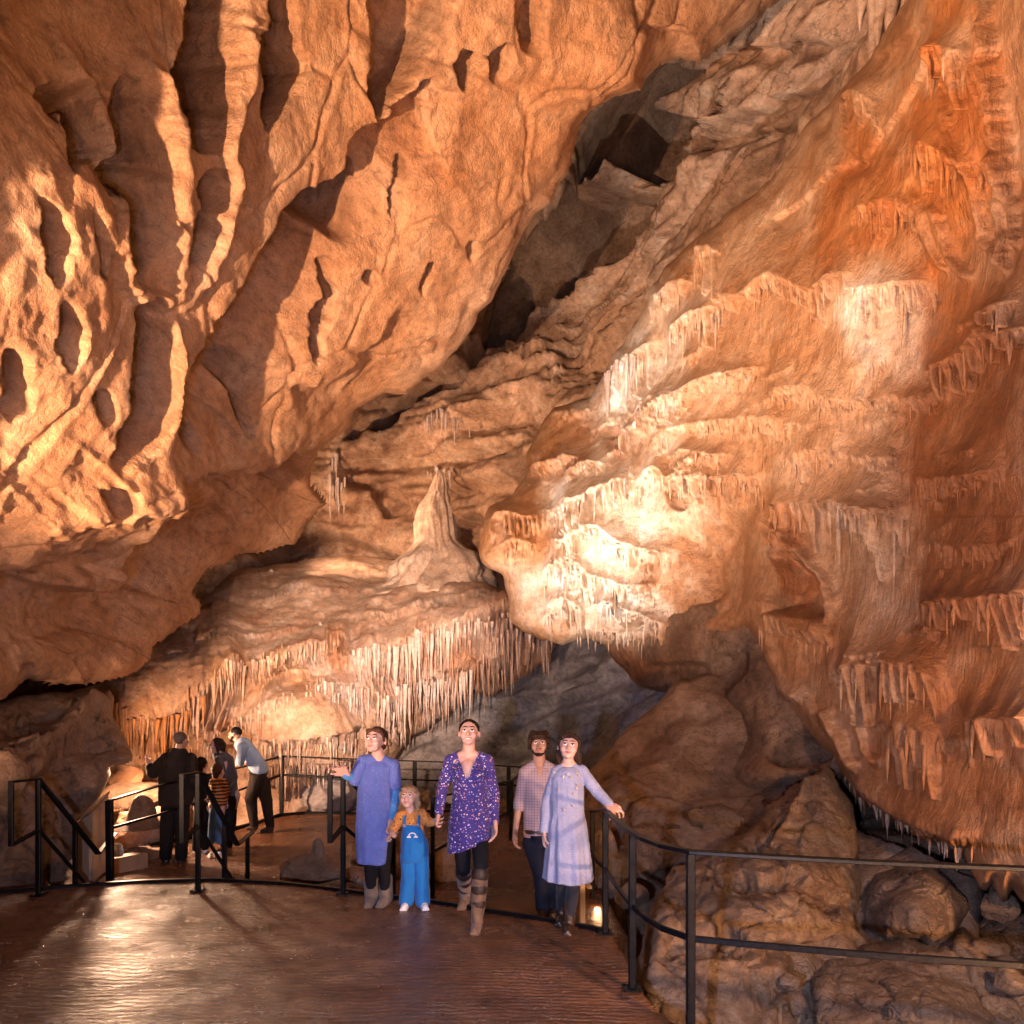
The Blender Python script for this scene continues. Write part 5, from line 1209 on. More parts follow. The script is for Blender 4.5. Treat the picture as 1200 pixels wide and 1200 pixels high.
# --- toddler
q = px(5.85); J = dict(head=q(479.5,935,-.01), neck=q(482,951,.02), shL=q(470,957,.02), shR=q(494,955,.02), elL=q(464.5,966,-.02), wrL=q(460.5,973,-.05), hdL=q(458,976.5,-.07), elR=q(502,963,.0), wrR=q(507,964,-.02), hdR=q(511,962,-.04),
    hip=q(486,992,.02), knL=q(478.5,1024,-.02), anL=q(476,1052,.02), toL=q(473,1061,-.08), knR=q(493.5,1024,-.02), anR=q(495.5,1051,.02), toR=q(498.5,1060,-.08), curlL=.5, curlR=.5, pnL=(0,-.5,-1), pnR=(0,-.5,-1), hs=.62, hipw=.75)
P2 = Person('toddler in bright blue dungarees with a rainbow patch, beside the floral-dressed woman', (q(486,992).x, 5.85, 0), .198, J, (-.12,-1), 15, sk='skin3')
b = P2.body(.86, True); P2.features(b, 'closed', 'hair_fair'); k = P2.k()
cx = J['hip'].x; 
P2.garment('shirt', 'shirt_o', lambda bm: (trap(bm, P2, .055, .25), P2.limb(bm, ['shL','elL','wrL'], [.060,.050,.038]), P2.limb(bm, ['shR','elR','wrR'], [.060,.050,.038]), loft(bm, [(cx,5.87,.60,.092,.075,.0,5,0,0),(cx-.02,5.87,.74,.092,.072,0,5,0,0),(cx-.027,5.87,.805,.055,.048,0,5,0,0)])), wr=.003, vox=.006, seed=11)
dg = P2.garment('dungarees', 'denim', lambda bm: (loft(bm, [(cx,5.865,.40,.118,.095,.01,5,0,0),(cx,5.865,.52,.118,.095,.01,5,0,0),(cx-.012,5.86,.64,.100,.088,.0,5,0,0),(cx-.02,5.86,.715,.072,.080,.0,5,0,0)]),
    P2.limb(bm, [(cx-.055,5.86,.44),(J['knL'].x,5.85,J['knL'].z),(J['anL'].x,5.86,.055)], [.078,.068,.070]), P2.limb(bm, [(cx+.055,5.86,.44),(J['knR'].x,5.85,J['knR'].z),(J['anR'].x,5.86,.055)], [.078,.068,.070]),
    P2.limb(bm, [(cx-.075,5.79,.70),(cx-.078,5.80,.77),(cx-.065,5.88,.825)], [.014,.014,.014]), P2.limb(bm, [(cx+.040,5.79,.71),(cx+.045,5.80,.78),(cx+.03,5.88,.825)], [.014,.014,.014])), wr=.009, wscale=16, stretch=.5, vox=.0055, seed=12)
bm = bmesh.new()
for R_, in ((.030,),):
    pts = [Vector((cx-.006+R_*math.cos(a)-.0, 5.862-.100+.010*abs(math.cos(a)), .625+R_*math.sin(a))) for a in np.linspace(0, math.pi, 12)]
    chain(bm, pts, [.006]*12)
for sx in (-1,1):
    for dx in (-.008,.008): ell(bm, (cx-.006+sx*.030+dx, 5.768, .620), (.010,.007,.009))
bmesh.ops.translate(bm, vec=-P2.o, verts=bm.verts); from_bm('rainbow_patch', bm, K['white'], dg)
for x_, z_ in ((-.076,.715),(.041,.722)):
    bm = bmesh.new(); ell(bm, (cx+x_, 5.776, z_), (.014,.008,.014)); bmesh.ops.translate(bm, vec=-P2.o, verts=bm.verts); from_bm('button', bm, K['paleblue'], dg)
for sd in 'LR': P2.garment('shoe', 'white', lambda bm: P2.shoe(bm, sd, .036, top=.05), wr=0, vox=.005)
P2.garment('hair', 'hair_fair', lambda bm: (ell(bm, P2.hp(0,.022,.044), (.090*k,.095*k,.086*k), P2.rot), cap(bm, *hangdown(P2,-.080,.005,.04,.11,.026,.024,-.010,.0)), cap(bm, *hangdown(P2,.080,.005,.04,.09,.026,.022,.008,0)), cap(bm, *hangdown(P2,-.09,.03,-.04,.10,.024,.010,-.012,0)), cap(bm, *hangdown(P2,0,.07,0,.09,.06,.04)), cap(bm, P2.hp(-.05,-.05,.082), P2.hp(.055,-.05,.080), .016*k, .016*k)), wr=.004, wscale=55, stretch=.2, seed=13, vox=.006)

# --- woman in the floral dress
q = px(5.45); J = dict(head=q(549.8,859.5,-.0), neck=q(549,882,.03), shL=q(527.5,891,.02), shR=q(571,891,.02), elL=q(518.5,924,.04), wrL=q(514.5,951,-.0), hdL=q(511,964,.1), elR=q(579,930,.06), wrR=q(579.5,963,-.02), hdR=q(579.5,979,-.06),
    hip=q(551,965,.02), knL=q(543,1017,.02), anL=q(545,1048,.45), toL=q(541,1057,.34), knR=q(563.5,1014,-.16), anR=q(559.5,1077,-.19), toR=q(556,1091,-.34), curlL=.9, curlR=.35, pnL=(1,0,0), pnR=(-1,-.3,0), tsR=1, tsL=-1)
P3 = Person('woman in a purple floral dress and tall brown boots, striding forward', (q(551,965).x, 5.45, 0), .222, J, (-.02,-1), 11)
b = P3.body(.93, extra=lambda bm: (ell(bm, (J['hip'].x-.008,5.462,1.20), (.078,.082,.10)), [ell(bm, (J['hip'].x-.008+sx*.055, 5.415, 1.165), (.052,.048,.055)) for sx in (-1,1)])); P3.features(b, 'smile', 'hair_dark'); k = P3.k(); cx = J['hip'].x
def drs(bm):
    loft(bm, [(cx-.005,5.45,.60,.175,.150,.05,7,.2,.34),(cx-.005,5.45,.68,.175,.150,.04,7,.2,.22),(cx,5.46,.82,.168,.140,.02,6,.3,.06),(cx,5.47,.96,.145,.115,.012,6,.5,0),(cx,5.47,1.08,.140,.108,.008,6,.5,0),(cx-.005,5.47,1.18,.152,.112,.005,6,.5,0),(cx-.008,5.47,1.25,.130,.098,0,5,0,0),(cx-.008,5.475,1.29,.118,.088,0,5,0,0),(cx-.01,5.48,1.332,.080,.066,0,5,0,0)])
    P3.limb(bm, ['shL','elL','wrL'], [.050,.047,.038]); P3.limb(bm, ['shR','elR','wrR'], [.050,.047,.038])
    trap(bm, P3, .048, .16, -.004)
    for sx in (-1,1): ell(bm, (cx-.008+sx*.062, 5.40, 1.175), (.062,.058,.062))
P3.garment('dress', 'floral', drs, seed=21, wr=.011, wscale=11, stretch=.35, cut=lambda c: c.y < 5.47 and c.z > 1.145 and abs(c.x-(J['neck'].x-.004)) < (c.z-1.145)*.42)
P3.garment('leggings', 'tights', lambda bm: (P3.limb(bm, ['hpL','knL','anL'], [.084,.060,.045]), P3.limb(bm, ['hpR','knR','anR'], [.084,.060,.045])), wr=.003, seed=22)
for sd in 'LR':
    kn, an = J['kn'+sd], J['an'+sd]; J['lift'+sd] = 0
    bt = P3.garment('boot', 'boot', lambda bm: (P3.limb(bm, [kn.lerp(an,.12), kn.lerp(an,.45), an], [.064,.062,.046]), P3.shoe(bm, sd, .046, top=.12)), wr=.005, wscale=18, seed=23)
    for t_ in (.14, .42, .68): P3.garment('strap', 'boot_band', lambda bm: P3.limb(bm, [kn.lerp(an,t_), kn.lerp(an,t_+.05)], [.069-.030*max(t_-.3,0),.069-.030*max(t_-.25,0)]), wr=.002, parent=bt)
P3.garment('hair', 'hair_dark', lambda bm: (ell(bm, P3.hp(0,.021,.045), (.083*k,.090*k,.077*k), P3.rot), cap(bm, P3.hp(0,.08,.0), P3.hp(0,.085,-.06), .035*k, .02*k), cap(bm, P3.hp(-.062,-.03,.06), P3.hp(-.074,-.0,.02), .018*k, .012*k), cap(bm, P3.hp(.062,-.03,.06), P3.hp(.074,-.0,.02), .018*k, .012*k)), wr=.002, wscale=60, stretch=.2, seed=24, vox=.006)

# --- man in the checked shirt, on the ramp
q = px(6.6); J = dict(head=q(631.6,873.5,-.02), neck=q(632,894,.03), shL=q(615.5,905.5,.02), shR=q(648,904,.04), elL=q(608.5,941,.04), wrL=q(604,974,-.02), hdL=q(603.5,990,-.06), elR=q(654,940,.10), wrR=q(652,968,.05), hdR=q(650,985,.02),
    hip=q(632,972,.03), knL=q(634,1024,-.06), anL=q(636,1062,.0), toL=q(632,1073,-.14), knR=q(646,1026,.0), anR=q(648,1064,.08), toR=q(647,1074,-.08), curlL=.4, curlR=.4, pnL=(1,-.2,0), ground=-.28)
P4 = Person('man in a pale checked shirt and dark trousers, behind the girl in pale blue', (q(632,972).x, 6.6, -.28), .240, J, (-.04,-1), 11, sk='skin2')
b = P4.body(1.02, extra=lambda bm: ell(bm, (J['hip'].x,6.615,1.06), (.12,.083,.13))); P4.features(b, 'closed', 'hair_brown'); k = P4.k(); cx = J['hip'].x
P4.garment('shirt', 'plaid', lambda bm: (loft(bm, [(cx,6.63,.50,.150,.115,.02,6,.2,0),(cx,6.63,.62,.152,.112,.015,6,.2,0),(cx,6.63,.82,.158,.112,.012,6,.4,0),(cx,6.63,1.0,.168,.112,.008,6,.5,0),(cx,6.63,1.10,.162,.10,0,5,0,0),(cx,6.63,1.155,.10,.07,0,5,0,0)]), P4.limb(bm, ['shL','elL'], [.060,.052]), P4.limb(bm, ['shR','elR'], [.060,.052]), trap(bm, P4, .058, .2, 0), P4.limb(bm, ['elL', J['elL'].lerp(J['wrL'],.12)], [.055,.052]),
    cap(bm, J['neck']+V3(-.05,-.05,.005), J['neck']+V3(.0,-.085,-.05), .014, .012), cap(bm, J['neck']+V3(.05,-.05,.005), J['neck']+V3(.01,-.085,-.05), .014, .012), cap(bm, J['neck']+V3(-.055,-.03,.01), J['neck']+V3(-.04,.05,.02), .016, .016), cap(bm, J['neck']+V3(.055,-.03,.01), J['neck']+V3(.04,.05,.02), .016, .016)), seed=31, cut=lambda c: c.y < 6.6 and c.z > 1.05 and abs(c.x-J['neck'].x) < (c.z-1.05)*.30)
P4.garment('trousers', 'navy', lambda bm: (loft(bm, [(cx,6.63,.38,.150,.115,0,5,0,0),(cx,6.63,.50,.143,.108,0,5,0,0),(cx,6.63,.545,.143,.108,0,5,0,0)]), P4.limb(bm, [(cx-.075,6.62,.42),'knL','anL'], [.090,.070,.062]), P4.limb(bm, [(cx+.07,6.63,.42),'knR','anR'], [.090,.070,.062])), wr=.009, seed=32)
P4.garment('belt', 'belt', lambda bm: loft(bm, [(cx,6.63,.515,.152,.117,0,5,0,0),(cx,6.63,.555,.152,.117,0,5,0,0)]), wr=0, smooth=1)
for sd in 'LR': P4.garment('shoe', 'boot_dark', lambda bm: P4.shoe(bm, sd, .045, top=.10), wr=.002)
P4.garment('hair', 'hair_brown', lambda bm: (ell(bm, P4.hp(0,.022,.050), (.090*k,.100*k,.088*k), P4.rot), cap(bm, P4.hp(-.040,-.055,.072), P4.hp(.045,-.058,.076), .020*k, .020*k), cap(bm, P4.hp(-.078,-.02,.05), P4.hp(-.086,.01,-.02), .024*k, .018*k), cap(bm, P4.hp(.078,-.02,.05), P4.hp(.086,.01,-.02), .024*k, .018*k), *[ell(bm, P4.hp(.062*math.cos(a*2.3), .02+.065*math.sin(a*2.3), .085+.022*math.sin(a*5)), (.034*k,)*3) for a in np.linspace(0,6,9)]), wr=.008, wscale=40, stretch=1, seed=33, vox=.006)
P4.garment('beard', 'hair_brown', lambda bm: (cap(bm, P4.hp(-.050,-.040,-.060), P4.hp(-.018,-.066,-.092), .015*k, .017*k), cap(bm, P4.hp(.050,-.040,-.060), P4.hp(.018,-.066,-.092), .015*k, .017*k), ell(bm, P4.hp(0,-.070,-.092), (.028*k,.020*k,.020*k), P4.rot), cap(bm, P4.hp(-.020,-.088,-.044), P4.hp(.020,-.088,-.044), .005*k, .005*k)), wr=.003, wscale=60, vox=.0055)

# --- girl in the pale blue dress, hand on the rail
q = px(5.2); J = dict(head=q(666.6,876,-.0), neck=q(665.5,895,.03), shL=q(651.5,905,.02), shR=q(681,902.5,.02), elL=q(641,938,.06), wrL=q(637.5,972,.02), hdL=q(637,984,.05), elR=q(699,927,.0), wrR=q(713,942,-.06), hdR=q(721,951,-.12),
    hip=q(664.5,968,.02), knL=q(659,1036,.05), anL=q(657.5,1066,.25), toL=q(655,1076,.12), knR=q(672,1038,-.02), anR=q(666.5,1081,.02), toR=q(665,1094,-.12), curlL=.6, curlR=.55, pnL=(1,0,0), pnR=(.1,0,-1), tsR=1)
P5 = Person('girl in a pale blue dress with long brown hair, one hand on the curved railing', (q(664.5,968).x, 5.2, 0), .210, J, (-.10,-1), 13, roll=-4, sk='skin3')
b = P5.body(.90, True); P5.features(b, 'closed', 'hair_brown'); k = P5.k(); cx = J['hip'].x
def drs(bm):
    loft(bm, [(cx+.01,5.22,.385,.185,.165,.085,9,.2,-.02),(cx+.008,5.22,.50,.175,.155,.08,9,.3,0),(cx+.005,5.22,.66,.160,.135,.06,9,.35,0),(cx,5.22,.80,.145,.112,.035,9,.4,0),(cx,5.22,.90,.128,.095,.01,7,.4,0),(cx,5.22,1.05,.128,.095,.004,5,.5,0),(cx,5.22,1.16,.125,.088,0,5,0,0),(cx+.003,5.22,1.215,.108,.084,0,5,0,0),(cx+.006,5.22,1.25,.066,.062,0,5,0,0)])
    trap(bm, P5, .046, .3); P5.limb(bm, ['shL','elL','wrL'], [.048,.045,.040]); P5.limb(bm, ['shR','elR','wrR'], [.050,.044,.036])
P5.garment('dress', 'paleblue', drs, seed=41, vox=.0065, wr=.009, wscale=13, stretch=.3)
rng = random.Random(4)
for x_, y_ in ((660,910),(665,908),(668,911),(676,906),(679,909),(677,920),(676,924),(650,905),(671,944),(661,949),(672,930),(655,925)):
    bm = bmesh.new(); p_ = W(x_, y_, 5.2); zz = p_.z; fr = 5.22-.1*(1 if zz < 1.16 else .92)-.004
    ell(bm, (W(x_,y_,fr).x, fr, W(x_,y_,fr).z), (.008,.004,.008)); bmesh.ops.translate(bm, vec=-P5.o, verts=bm.verts); from_bm('sequin', bm, K['gold'], b)
P5.garment('tights', 'tights2', lambda bm: (P5.limb(bm, ['hpL','knL','anL'], [.074,.054,.040]), P5.limb(bm, ['hpR','knR','anR'], [.074,.054,.040])), wr=.002, seed=42)
for sd in 'LR': P5.garment('boot', 'boot_dark', lambda bm: P5.shoe(bm, sd, .050, top=.20), wr=.003, seed=43)
P5.garment('hair', 'hair_brown', lambda bm: (ell(bm, P5.hp(0,.023,.047), (.090*k,.094*k,.083*k), P5.rot), cap(bm, *hangdown(P5,-.076,-.010,.055,.14,.026,.026,-.016,.01)), cap(bm, *hangdown(P5,-.088,.03,-.05,.11,.028,.014,.0,.0)), cap(bm, *hangdown(P5,.076,-.010,.055,.14,.024,.028,.02,.01)), cap(bm, *hangdown(P5,.09,.03,-.05,.12,.030,.014,.022,.0)), cap(bm, *hangdown(P5,0,.075,.02,.13,.068,.05,0,.02)), cap(bm, P5.hp(0,-.035,.105), P5.hp(-.055,-.045,.075), .02*k, .02*k), cap(bm, P5.hp(0,-.035,.105), P5.hp(.055,-.045,.075), .02*k, .02*k)), wr=.004, wscale=50, stretch=.15, seed=44, vox=.006)

# --- man in the dark jacket, back turned, pointing
q = px(9.0); VX = .0095
J = dict(head=q(212.3,867.8,-.02), neck=q(210.5,880,.03), shL=q(196,889,.0), shR=q(224,889,.0), elL=q(180,906,.1), wrL=q(175.6,898,.15), hdL=q(173.5,889,.18), elR=q(227,914,-.05), wrR=q(221,934,.12), hdR=q(219,942,.18),
    hip=q(207,936,.0), knL=q(196,972,.0), anL=q(194.5,1003,.0), toL=q(192,1012,.1), knR=q(213,972,.0), anR=q(212.5,1003,.0), toR=q(216,1012,.1), curlL=.2, curlR=.4, pnL=(1,0,0), ground=-.28)
P6 = Person('man in a dark padded jacket seen from behind, pointing at the rocks', (q(207,936).x, 9.0, -.28), .225, J, (.1,1), 8, sk='skin2', vox=VX)
b = P6.body(1.05); k = P6.k(); cx = J['hip'].x
P6.garment('jacket', 'jacket', lambda bm: (loft(bm, [(cx-.02,9.0,.50,.205,.15,.02,5,.2,0),(cx-.01,9.0,.62,.215,.16,.03,6,.2,0),(cx,9.0,.80,.215,.155,.02,6,.6,0),(cx+.01,9.0,.98,.215,.15,.02,6,.6,0),(cx+.02,9.0,1.10,.20,.13,0,5,0,0),(cx+.03,9.0,1.19,.11,.09,0,5,0,0),(cx+.035,9.0,1.24,.085,.08,0,5,0,0)]), P6.limb(bm, ['shL','elL', J['elL'].lerp(J['wrL'],.8)], [.082,.075,.060]), P6.limb(bm, ['shR','elR','wrR'], [.082,.075,.060])), wr=.016, wscale=7, seed=51)
P6.garment('trousers', 'black', lambda bm: (P6.limb(bm, [(cx-.09,9.0,.50),'knL','anL'], [.105,.085,.075]), P6.limb(bm, [(cx+.06,9.0,.50),'knR','anR'], [.105,.085,.075]), ell(bm, (cx-.01,9.0,.56), (.17,.13,.14))), wr=.01, seed=52)
for sd in 'LR': P6.garment('shoe', 'boot_dark', lambda bm: P6.shoe(bm, sd, .05, top=.1), wr=.002)
P6.garment('hair', 'hair_grey', lambda bm: (ell(bm, P6.hp(0,.022,.034), (.081*k,.092*k,.086*k), P6.rot),), wr=.004, wscale=40, seed=53)

# --- woman in grey looking at the children
q = px(9.75); J = dict(head=q(253.5,874.5,-.02), neck=q(260,885,.02), shL=q(256.5,890,-.12), shR=q(269,889.5,.10), elL=q(262,909,-.2), wrL=q(258,918,-.25), hdL=q(254,922,-.27), elR=q(274,911,.05), wrR=q(266,921,-.15), hdR=q(260,923,-.2),
    hip=q(270,930,.02), knL=q(266,962,-.1), anL=q(263,990,-.1), toL=q(256,998,-.15), knR=q(271,962,.1), anR=q(268,990,.1), toR=q(262,997,.1), pnL=(-1,0,0), pnR=(-1,0,0), ground=-.26)
P7 = Person('woman in a grey cardigan with long dark hair, leaning towards the child in stripes', (q(268,930).x, 9.75, -.26), .215, J, (-.8,-.55), -6, roll=-10, vox=VX)
b = P7.body(.95); P7.features(b, 'smile', 'hair_dark'); k = P7.k()
P7.garment('cardigan', 'grey_top', lambda bm: (P7.limb(bm, [J['neck']+V3(.03,0,-.06), (J['neck']+J['hip'])/2+V3(.03,0,0), 'hip'], [.115,.105,.118]), P7.limb(bm, ['shL','elL','wrL'], [.055,.048,.040]), P7.limb(bm, ['shR','elR','wrR'], [.060,.052,.042]), P7.limb(bm, ['shL','shR'], [.06,.06])), wr=.008, seed=61)
P7.garment('scarf', 'scarf', lambda bm: (P7.limb(bm, [J['neck']+V3(-.06,-.06,0), J['neck']+V3(.0,.06,.01)], [.05,.05]), P7.limb(bm, [J['neck']+V3(-.05,-.08,-.02), J['neck']+V3(.02,-.13,-.22)], [.04,.035])), wr=.01, seed=62)
P7.garment('trousers', 'black', lambda bm: (P7.limb(bm, ['hip','knL','anL'], [.118,.075,.055]), P7.limb(bm, ['hip','knR','anR'], [.118,.075,.055])), seed=63)
for sd in 'LR': P7.garment('shoe', 'shoe', lambda bm: P7.shoe(bm, sd, .045, top=.1), wr=.002)
P7.garment('hair', 'hair_brown', lambda bm: (ell(bm, P7.hp(0,.026,.040), (.084*k,.094*k,.088*k), P7.rot), cap(bm, P7.hp(.07,.0,.03), P7.hp(.085,.0,-.14), .030*k, .02*k), cap(bm, P7.hp(-.07,.0,.03), P7.hp(-.08,.0,-.16), .030*k, .02*k), cap(bm, P7.hp(0,.07,0), P7.hp(0,.07,-.14), .07*k, .04*k)), wr=.005, wscale=45, stretch=.3, seed=64)

# --- child in orange and black stripes
q = px(9.3); J = dict(head=q(255.6,904,0), neck=q(256,912.5,.02), shL=q(249.5,916.5,0), shR=q(263,916.5,0), elL=q(247,928,.1), wrL=q(246,936,.2), hdL=q(246,941,.25), elR=q(266,928,.1), wrR=q(264,937,.2), hdR=q(263,942,.25),
    hip=q(254.5,944,0), knL=q(250,966,0), anL=q(248,985,0), toL=q(246,992,.1), knR=q(258,966,0), anR=q(257,985,0), toR=q(258,992,.1), ground=-.27, hipw=.8)
P8 = Person('small child in an orange and black striped top, in front of the woman in grey', (q(254.5,944).x, 9.3, -.27), .20, J, (.2,1), 0, sk='skin3', vox=.009)
b = P8.body(.9, True); k = P8.k(); cx = J['hip'].x
P8.garment('top', 'tiger', lambda bm: (P8.limb(bm, [J['neck']+V3(0,0,-.08), J['hip']+V3(.02,0,.06)], [.115,.13]), P8.limb(bm, ['shL','elL','wrL'], [.055,.05,.042]), P8.limb(bm, ['shR','elR','wrR'], [.055,.05,.042])), seed=71)
P8.garment('jeans', 'jeans', lambda bm: (P8.limb(bm, [J['hip'],'knL','anL'], [.105,.075,.062]), P8.limb(bm, [J['hip'],'knR','anR'], [.105,.075,.062])), seed=72)
for sd in 'LR': P8.garment('shoe', 'white', lambda bm: P8.shoe(bm, sd, .036, top=.06), wr=0)
P8.garment('hair', 'hair_red', lambda bm: (ell(bm, P8.hp(0,.026,.034), (.088*k,.098*k,.092*k), P8.rot), cap(bm, P8.hp(0,.07,0), P8.hp(0,.06,-.06), .055*k, .045*k)), wr=.005, wscale=45, seed=73)

# --- dark-haired child
q = px(9.6); J = dict(head=q(236.5,896.5,0), neck=q(236.5,906,.02), shL=q(229,911,0), shR=q(244,911,0), elL=q(227,926,0), wrL=q(228,938,.1), hdL=q(229,943,.15), elR=q(245.5,926,.1), wrR=q(245,938,.2), hdR=q(245,943,.25),
    hip=q(236.5,940,0), knL=q(232,968,0), anL=q(230,994,0), toL=q(228,1001,.1), knR=q(241,968,0), anR=q(240,992,0), toR=q(241,998,.1), ground=-.27, hipw=.8)
P9 = Person('dark-haired child in dark clothes, between the man in the jacket and the striped child', (q(236.5,940).x, 9.6, -.27), .21, J, (.1,1), 0, sk='skin', vox=.009)
b = P9.body(.92, True); k = P9.k()
P9.garment('jumper', 'black', lambda bm: (P9.limb(bm, [J['neck']+V3(0,0,-.08), J['hip']+V3(0,0,.0)], [.115,.13]), P9.limb(bm, ['shL','elL','wrL'], [.055,.05,.042]), P9.limb(bm, ['shR','elR','wrR'], [.055,.05,.042])), seed=81)
P9.garment('trousers', 'black', lambda bm: (P9.limb(bm, ['hip','knL','anL'], [.105,.07,.06]), P9.limb(bm, ['hip','knR','anR'], [.105,.07,.06])), seed=82)
for sd in 'LR': P9.garment('shoe', 'white', lambda bm: P9.shoe(bm, sd, .036, top=.06), wr=0)
P9.garment('hair', 'hair_dark', lambda bm: (ell(bm, P9.hp(0,.022,.034), (.090*k,.100*k,.094*k), P9.rot), cap(bm, P9.hp(0,.07,0), P9.hp(0,.06,-.07), .06*k, .05*k)), wr=.005, wscale=45, seed=83)

# --- bearded man leaning on the railing
q = px(10.8); J = dict(head=q(275.5,861,0), neck=q(281,871,.02), shL=q(284,876,-.18), shR=q(286,875,.18), elL=q(281.5,894,-.2), wrL=q(274,898.5,-.1), hdL=q(269.5,899,-.05), elR=q(280,893,.2), wrR=q(273,899,.2), hdR=q(269,899.5,.2),
    hip=q(305,906,.0), knL=q(294,935,-.08), anL=q(298,967,-.08), toL=q(289,972,-.12), knR=q(312,938,.08), anR=q(316.5,968,.08), toR=q(306,977,.05), pnL=(0,0,-1), pnR=(0,0,-1), ground=-.17, liftL=.06)
P10 = Person('bearded man in a light blue shirt leaning forward on the railing', (q(305,906).x, 10.8, -.17), .225, J, (-1,.05), -4, sk='skin2', vox=.0105)
b = P10.body(1.0); P10.features(b, None, 'hair_dark', eyes=False); k = P10.k()
P10.garment('shirt', 'lblue', lambda bm: (P10.limb(bm, [J['neck']+V3(.05,0,-.03), (J['neck']+J['hip'])/2+V3(.02,0,.03), J['hip']+V3(0,0,.04)], [.125,.135,.135]), P10.limb(bm, ['shL','elL'], [.075,.055]), P10.limb(bm, ['shR','elR'], [.075,.055]), P10.limb(bm, ['shL','shR'], [.08,.08])), wr=.010, seed=91)
P10.garment('trousers', 'brown_trs', lambda bm: (P10.limb(bm, ['hip','knL','anL'], [.135,.095,.065]), P10.limb(bm, ['hip','knR','anR'], [.135,.095,.065])), wr=.01, seed=92)
for sd in 'LR': P10.garment('boot', 'shoe', lambda bm: P10.shoe(bm, sd, .06, top=.18), wr=.004)
P10.garment('hair', 'hair_dark', lambda bm: (ell(bm, P10.hp(0,.022,.040), (.082*k,.094*k,.086*k), P10.rot),), wr=.004, wscale=40, seed=93)
P10.garment('beard', 'hair_dark', lambda bm: (ell(bm, P10.hp(0,-.058,-.078), (.050*k,.040*k,.042*k), P10.rot), cap(bm, P10.hp(-.06,-.02,-.03), P10.hp(-.03,-.06,-.08), .02*k, .02*k), cap(bm, P10.hp(.06,-.02,-.03), P10.hp(.03,-.06,-.08), .02*k, .02*k)), wr=.004, wscale=40)
# ---------------------------------------------------------------- cabinet and lamps' housings
def timber(name, col):
    s = N(name); p = s.coord((1,1,.15), obj=True); n = s.noise(p, 30, 6, .65, .8)
    return s.set(color=s.ramp(n, [(.3, tuple(c*.8 for c in col)), (.7, tuple(min(1,c*1.12) for c in col))]), rough=.55, normal=s.bump(n, .3, .003))
TW = timber('pale_timber', (.55,.40,.27))
def prism(name, quad_xy, zb, zt, mat, parent, origin):
    bm = bmesh.new(); lo = [bm.verts.new(Vector((x, y, zb))-origin) for x, y in quad_xy]; hi = [bm.verts.new(Vector((x, y, z))-origin) for (x, y), z in zip(quad_xy, zt)]
    n = len(lo)
    for i in range(n): bm.faces.new((lo[i], lo[(i+1)%n], hi[(i+1)%n], hi[i]))
    bm.faces.new(lo[::-1]); bm.faces.new(hi)
    bmesh.ops.bevel(bm, geom=list(bm.edges), offset=.008, segments=2, affect='EDGES'); return from_bm(name, bm, mat, parent, smooth=False)
a = W(91,1035,7.55); b_ = W(108.5,1035,7.30); c = W(127.5,1035,8.0); d = Vector((a.x+c.x-b_.x, a.y+c.y-b_.y, a.z))
og = Vector((b_.x, b_.y, -.9)); r = empty('cabinet', og); tag(r, 'pale timber cabinet with a sloping lid beside the dark boulder', 'cabinet')
za, zb_, zc = W(91,964,7.55).z, W(108.5,951,7.3).z, W(127.5,931,8.0).z
prism('body', [(a.x,a.y),(b_.x,b_.y),(c.x,c.y),(d.x,d.y)], -.9, [za,zb_,zc,za+zc-zb_], TW, r, og)
m1 = Vector((b_.x, b_.y, 0)); cen = (a+c)/2
def grow(p): return (cen.x+(p.x-cen.x)*1.07, cen.y+(p.y-cen.y)*1.07)
bm = bmesh.new(); q4 = [(a,za),(b_,zb_),(c,zc),(d,za+zc-zb_)]
lo = [bm.verts.new(Vector((*grow(p), z+.012))-og) for p, z in q4]; hi = [bm.verts.new(Vector((*grow(p), z+.045))-og) for p, z in q4]
for i in range(4): bm.faces.new((lo[i], lo[(i+1)%4], hi[(i+1)%4], hi[i]))
bm.faces.new(lo[::-1]); bm.faces.new(hi); from_bm('lid', bm, timber('lid_timber', (.42,.24,.12)), r, smooth=False)
for (p, q2) in ((a,b_),(b_,c)):
    bm = bmesh.new(); n_ = (q2-p).cross(Vector((0,0,1))).normalized(); 
    if n_.y > 0: n_ = -n_
    m_ = p.lerp(q2,.9)+n_*.006; sweep(bm, [Vector((m_.x,m_.y,-.88))-og, Vector((m_.x,m_.y,.35))-og], .03, .014); from_bm('batten', bm, timber('batten_timber', (.36,.24,.15)), r, smooth=False)
# low timber box beside it
og = W(146,1018,8.6); bm = bmesh.new(); boxm(bm, (0,0,0), (.20,.5,.34), Matrix.Rotation(-.5,3,'Z'), .01); o = from_bm('box', bm, timber('box_timber', (.40,.24,.13)), smooth=False); o.location = og; tag(o, 'small brown timber box on the ground beside the pale cabinet', 'box')
# short timber post by the ramp
bm = bmesh.new(); sweep(bm, [V3(0,0,-.1), V3(0,0,.42)], .05, .05); o = from_bm('post', bm, TW, smooth=False); p_ = W(682.5,1078,6.3); o.location = (p_.x, 6.3, -.22); tag(o, 'short pale timber post standing by the ramp behind the girl in pale blue', 'post')
bm = bmesh.new(); sweep(bm, [W(684,1030,6.5), W(691,1040,6.9)], .05, .03); o = from_bm('board', bm, TW, smooth=False); tag(o, 'short slanting timber board leaning near the small post', 'board')
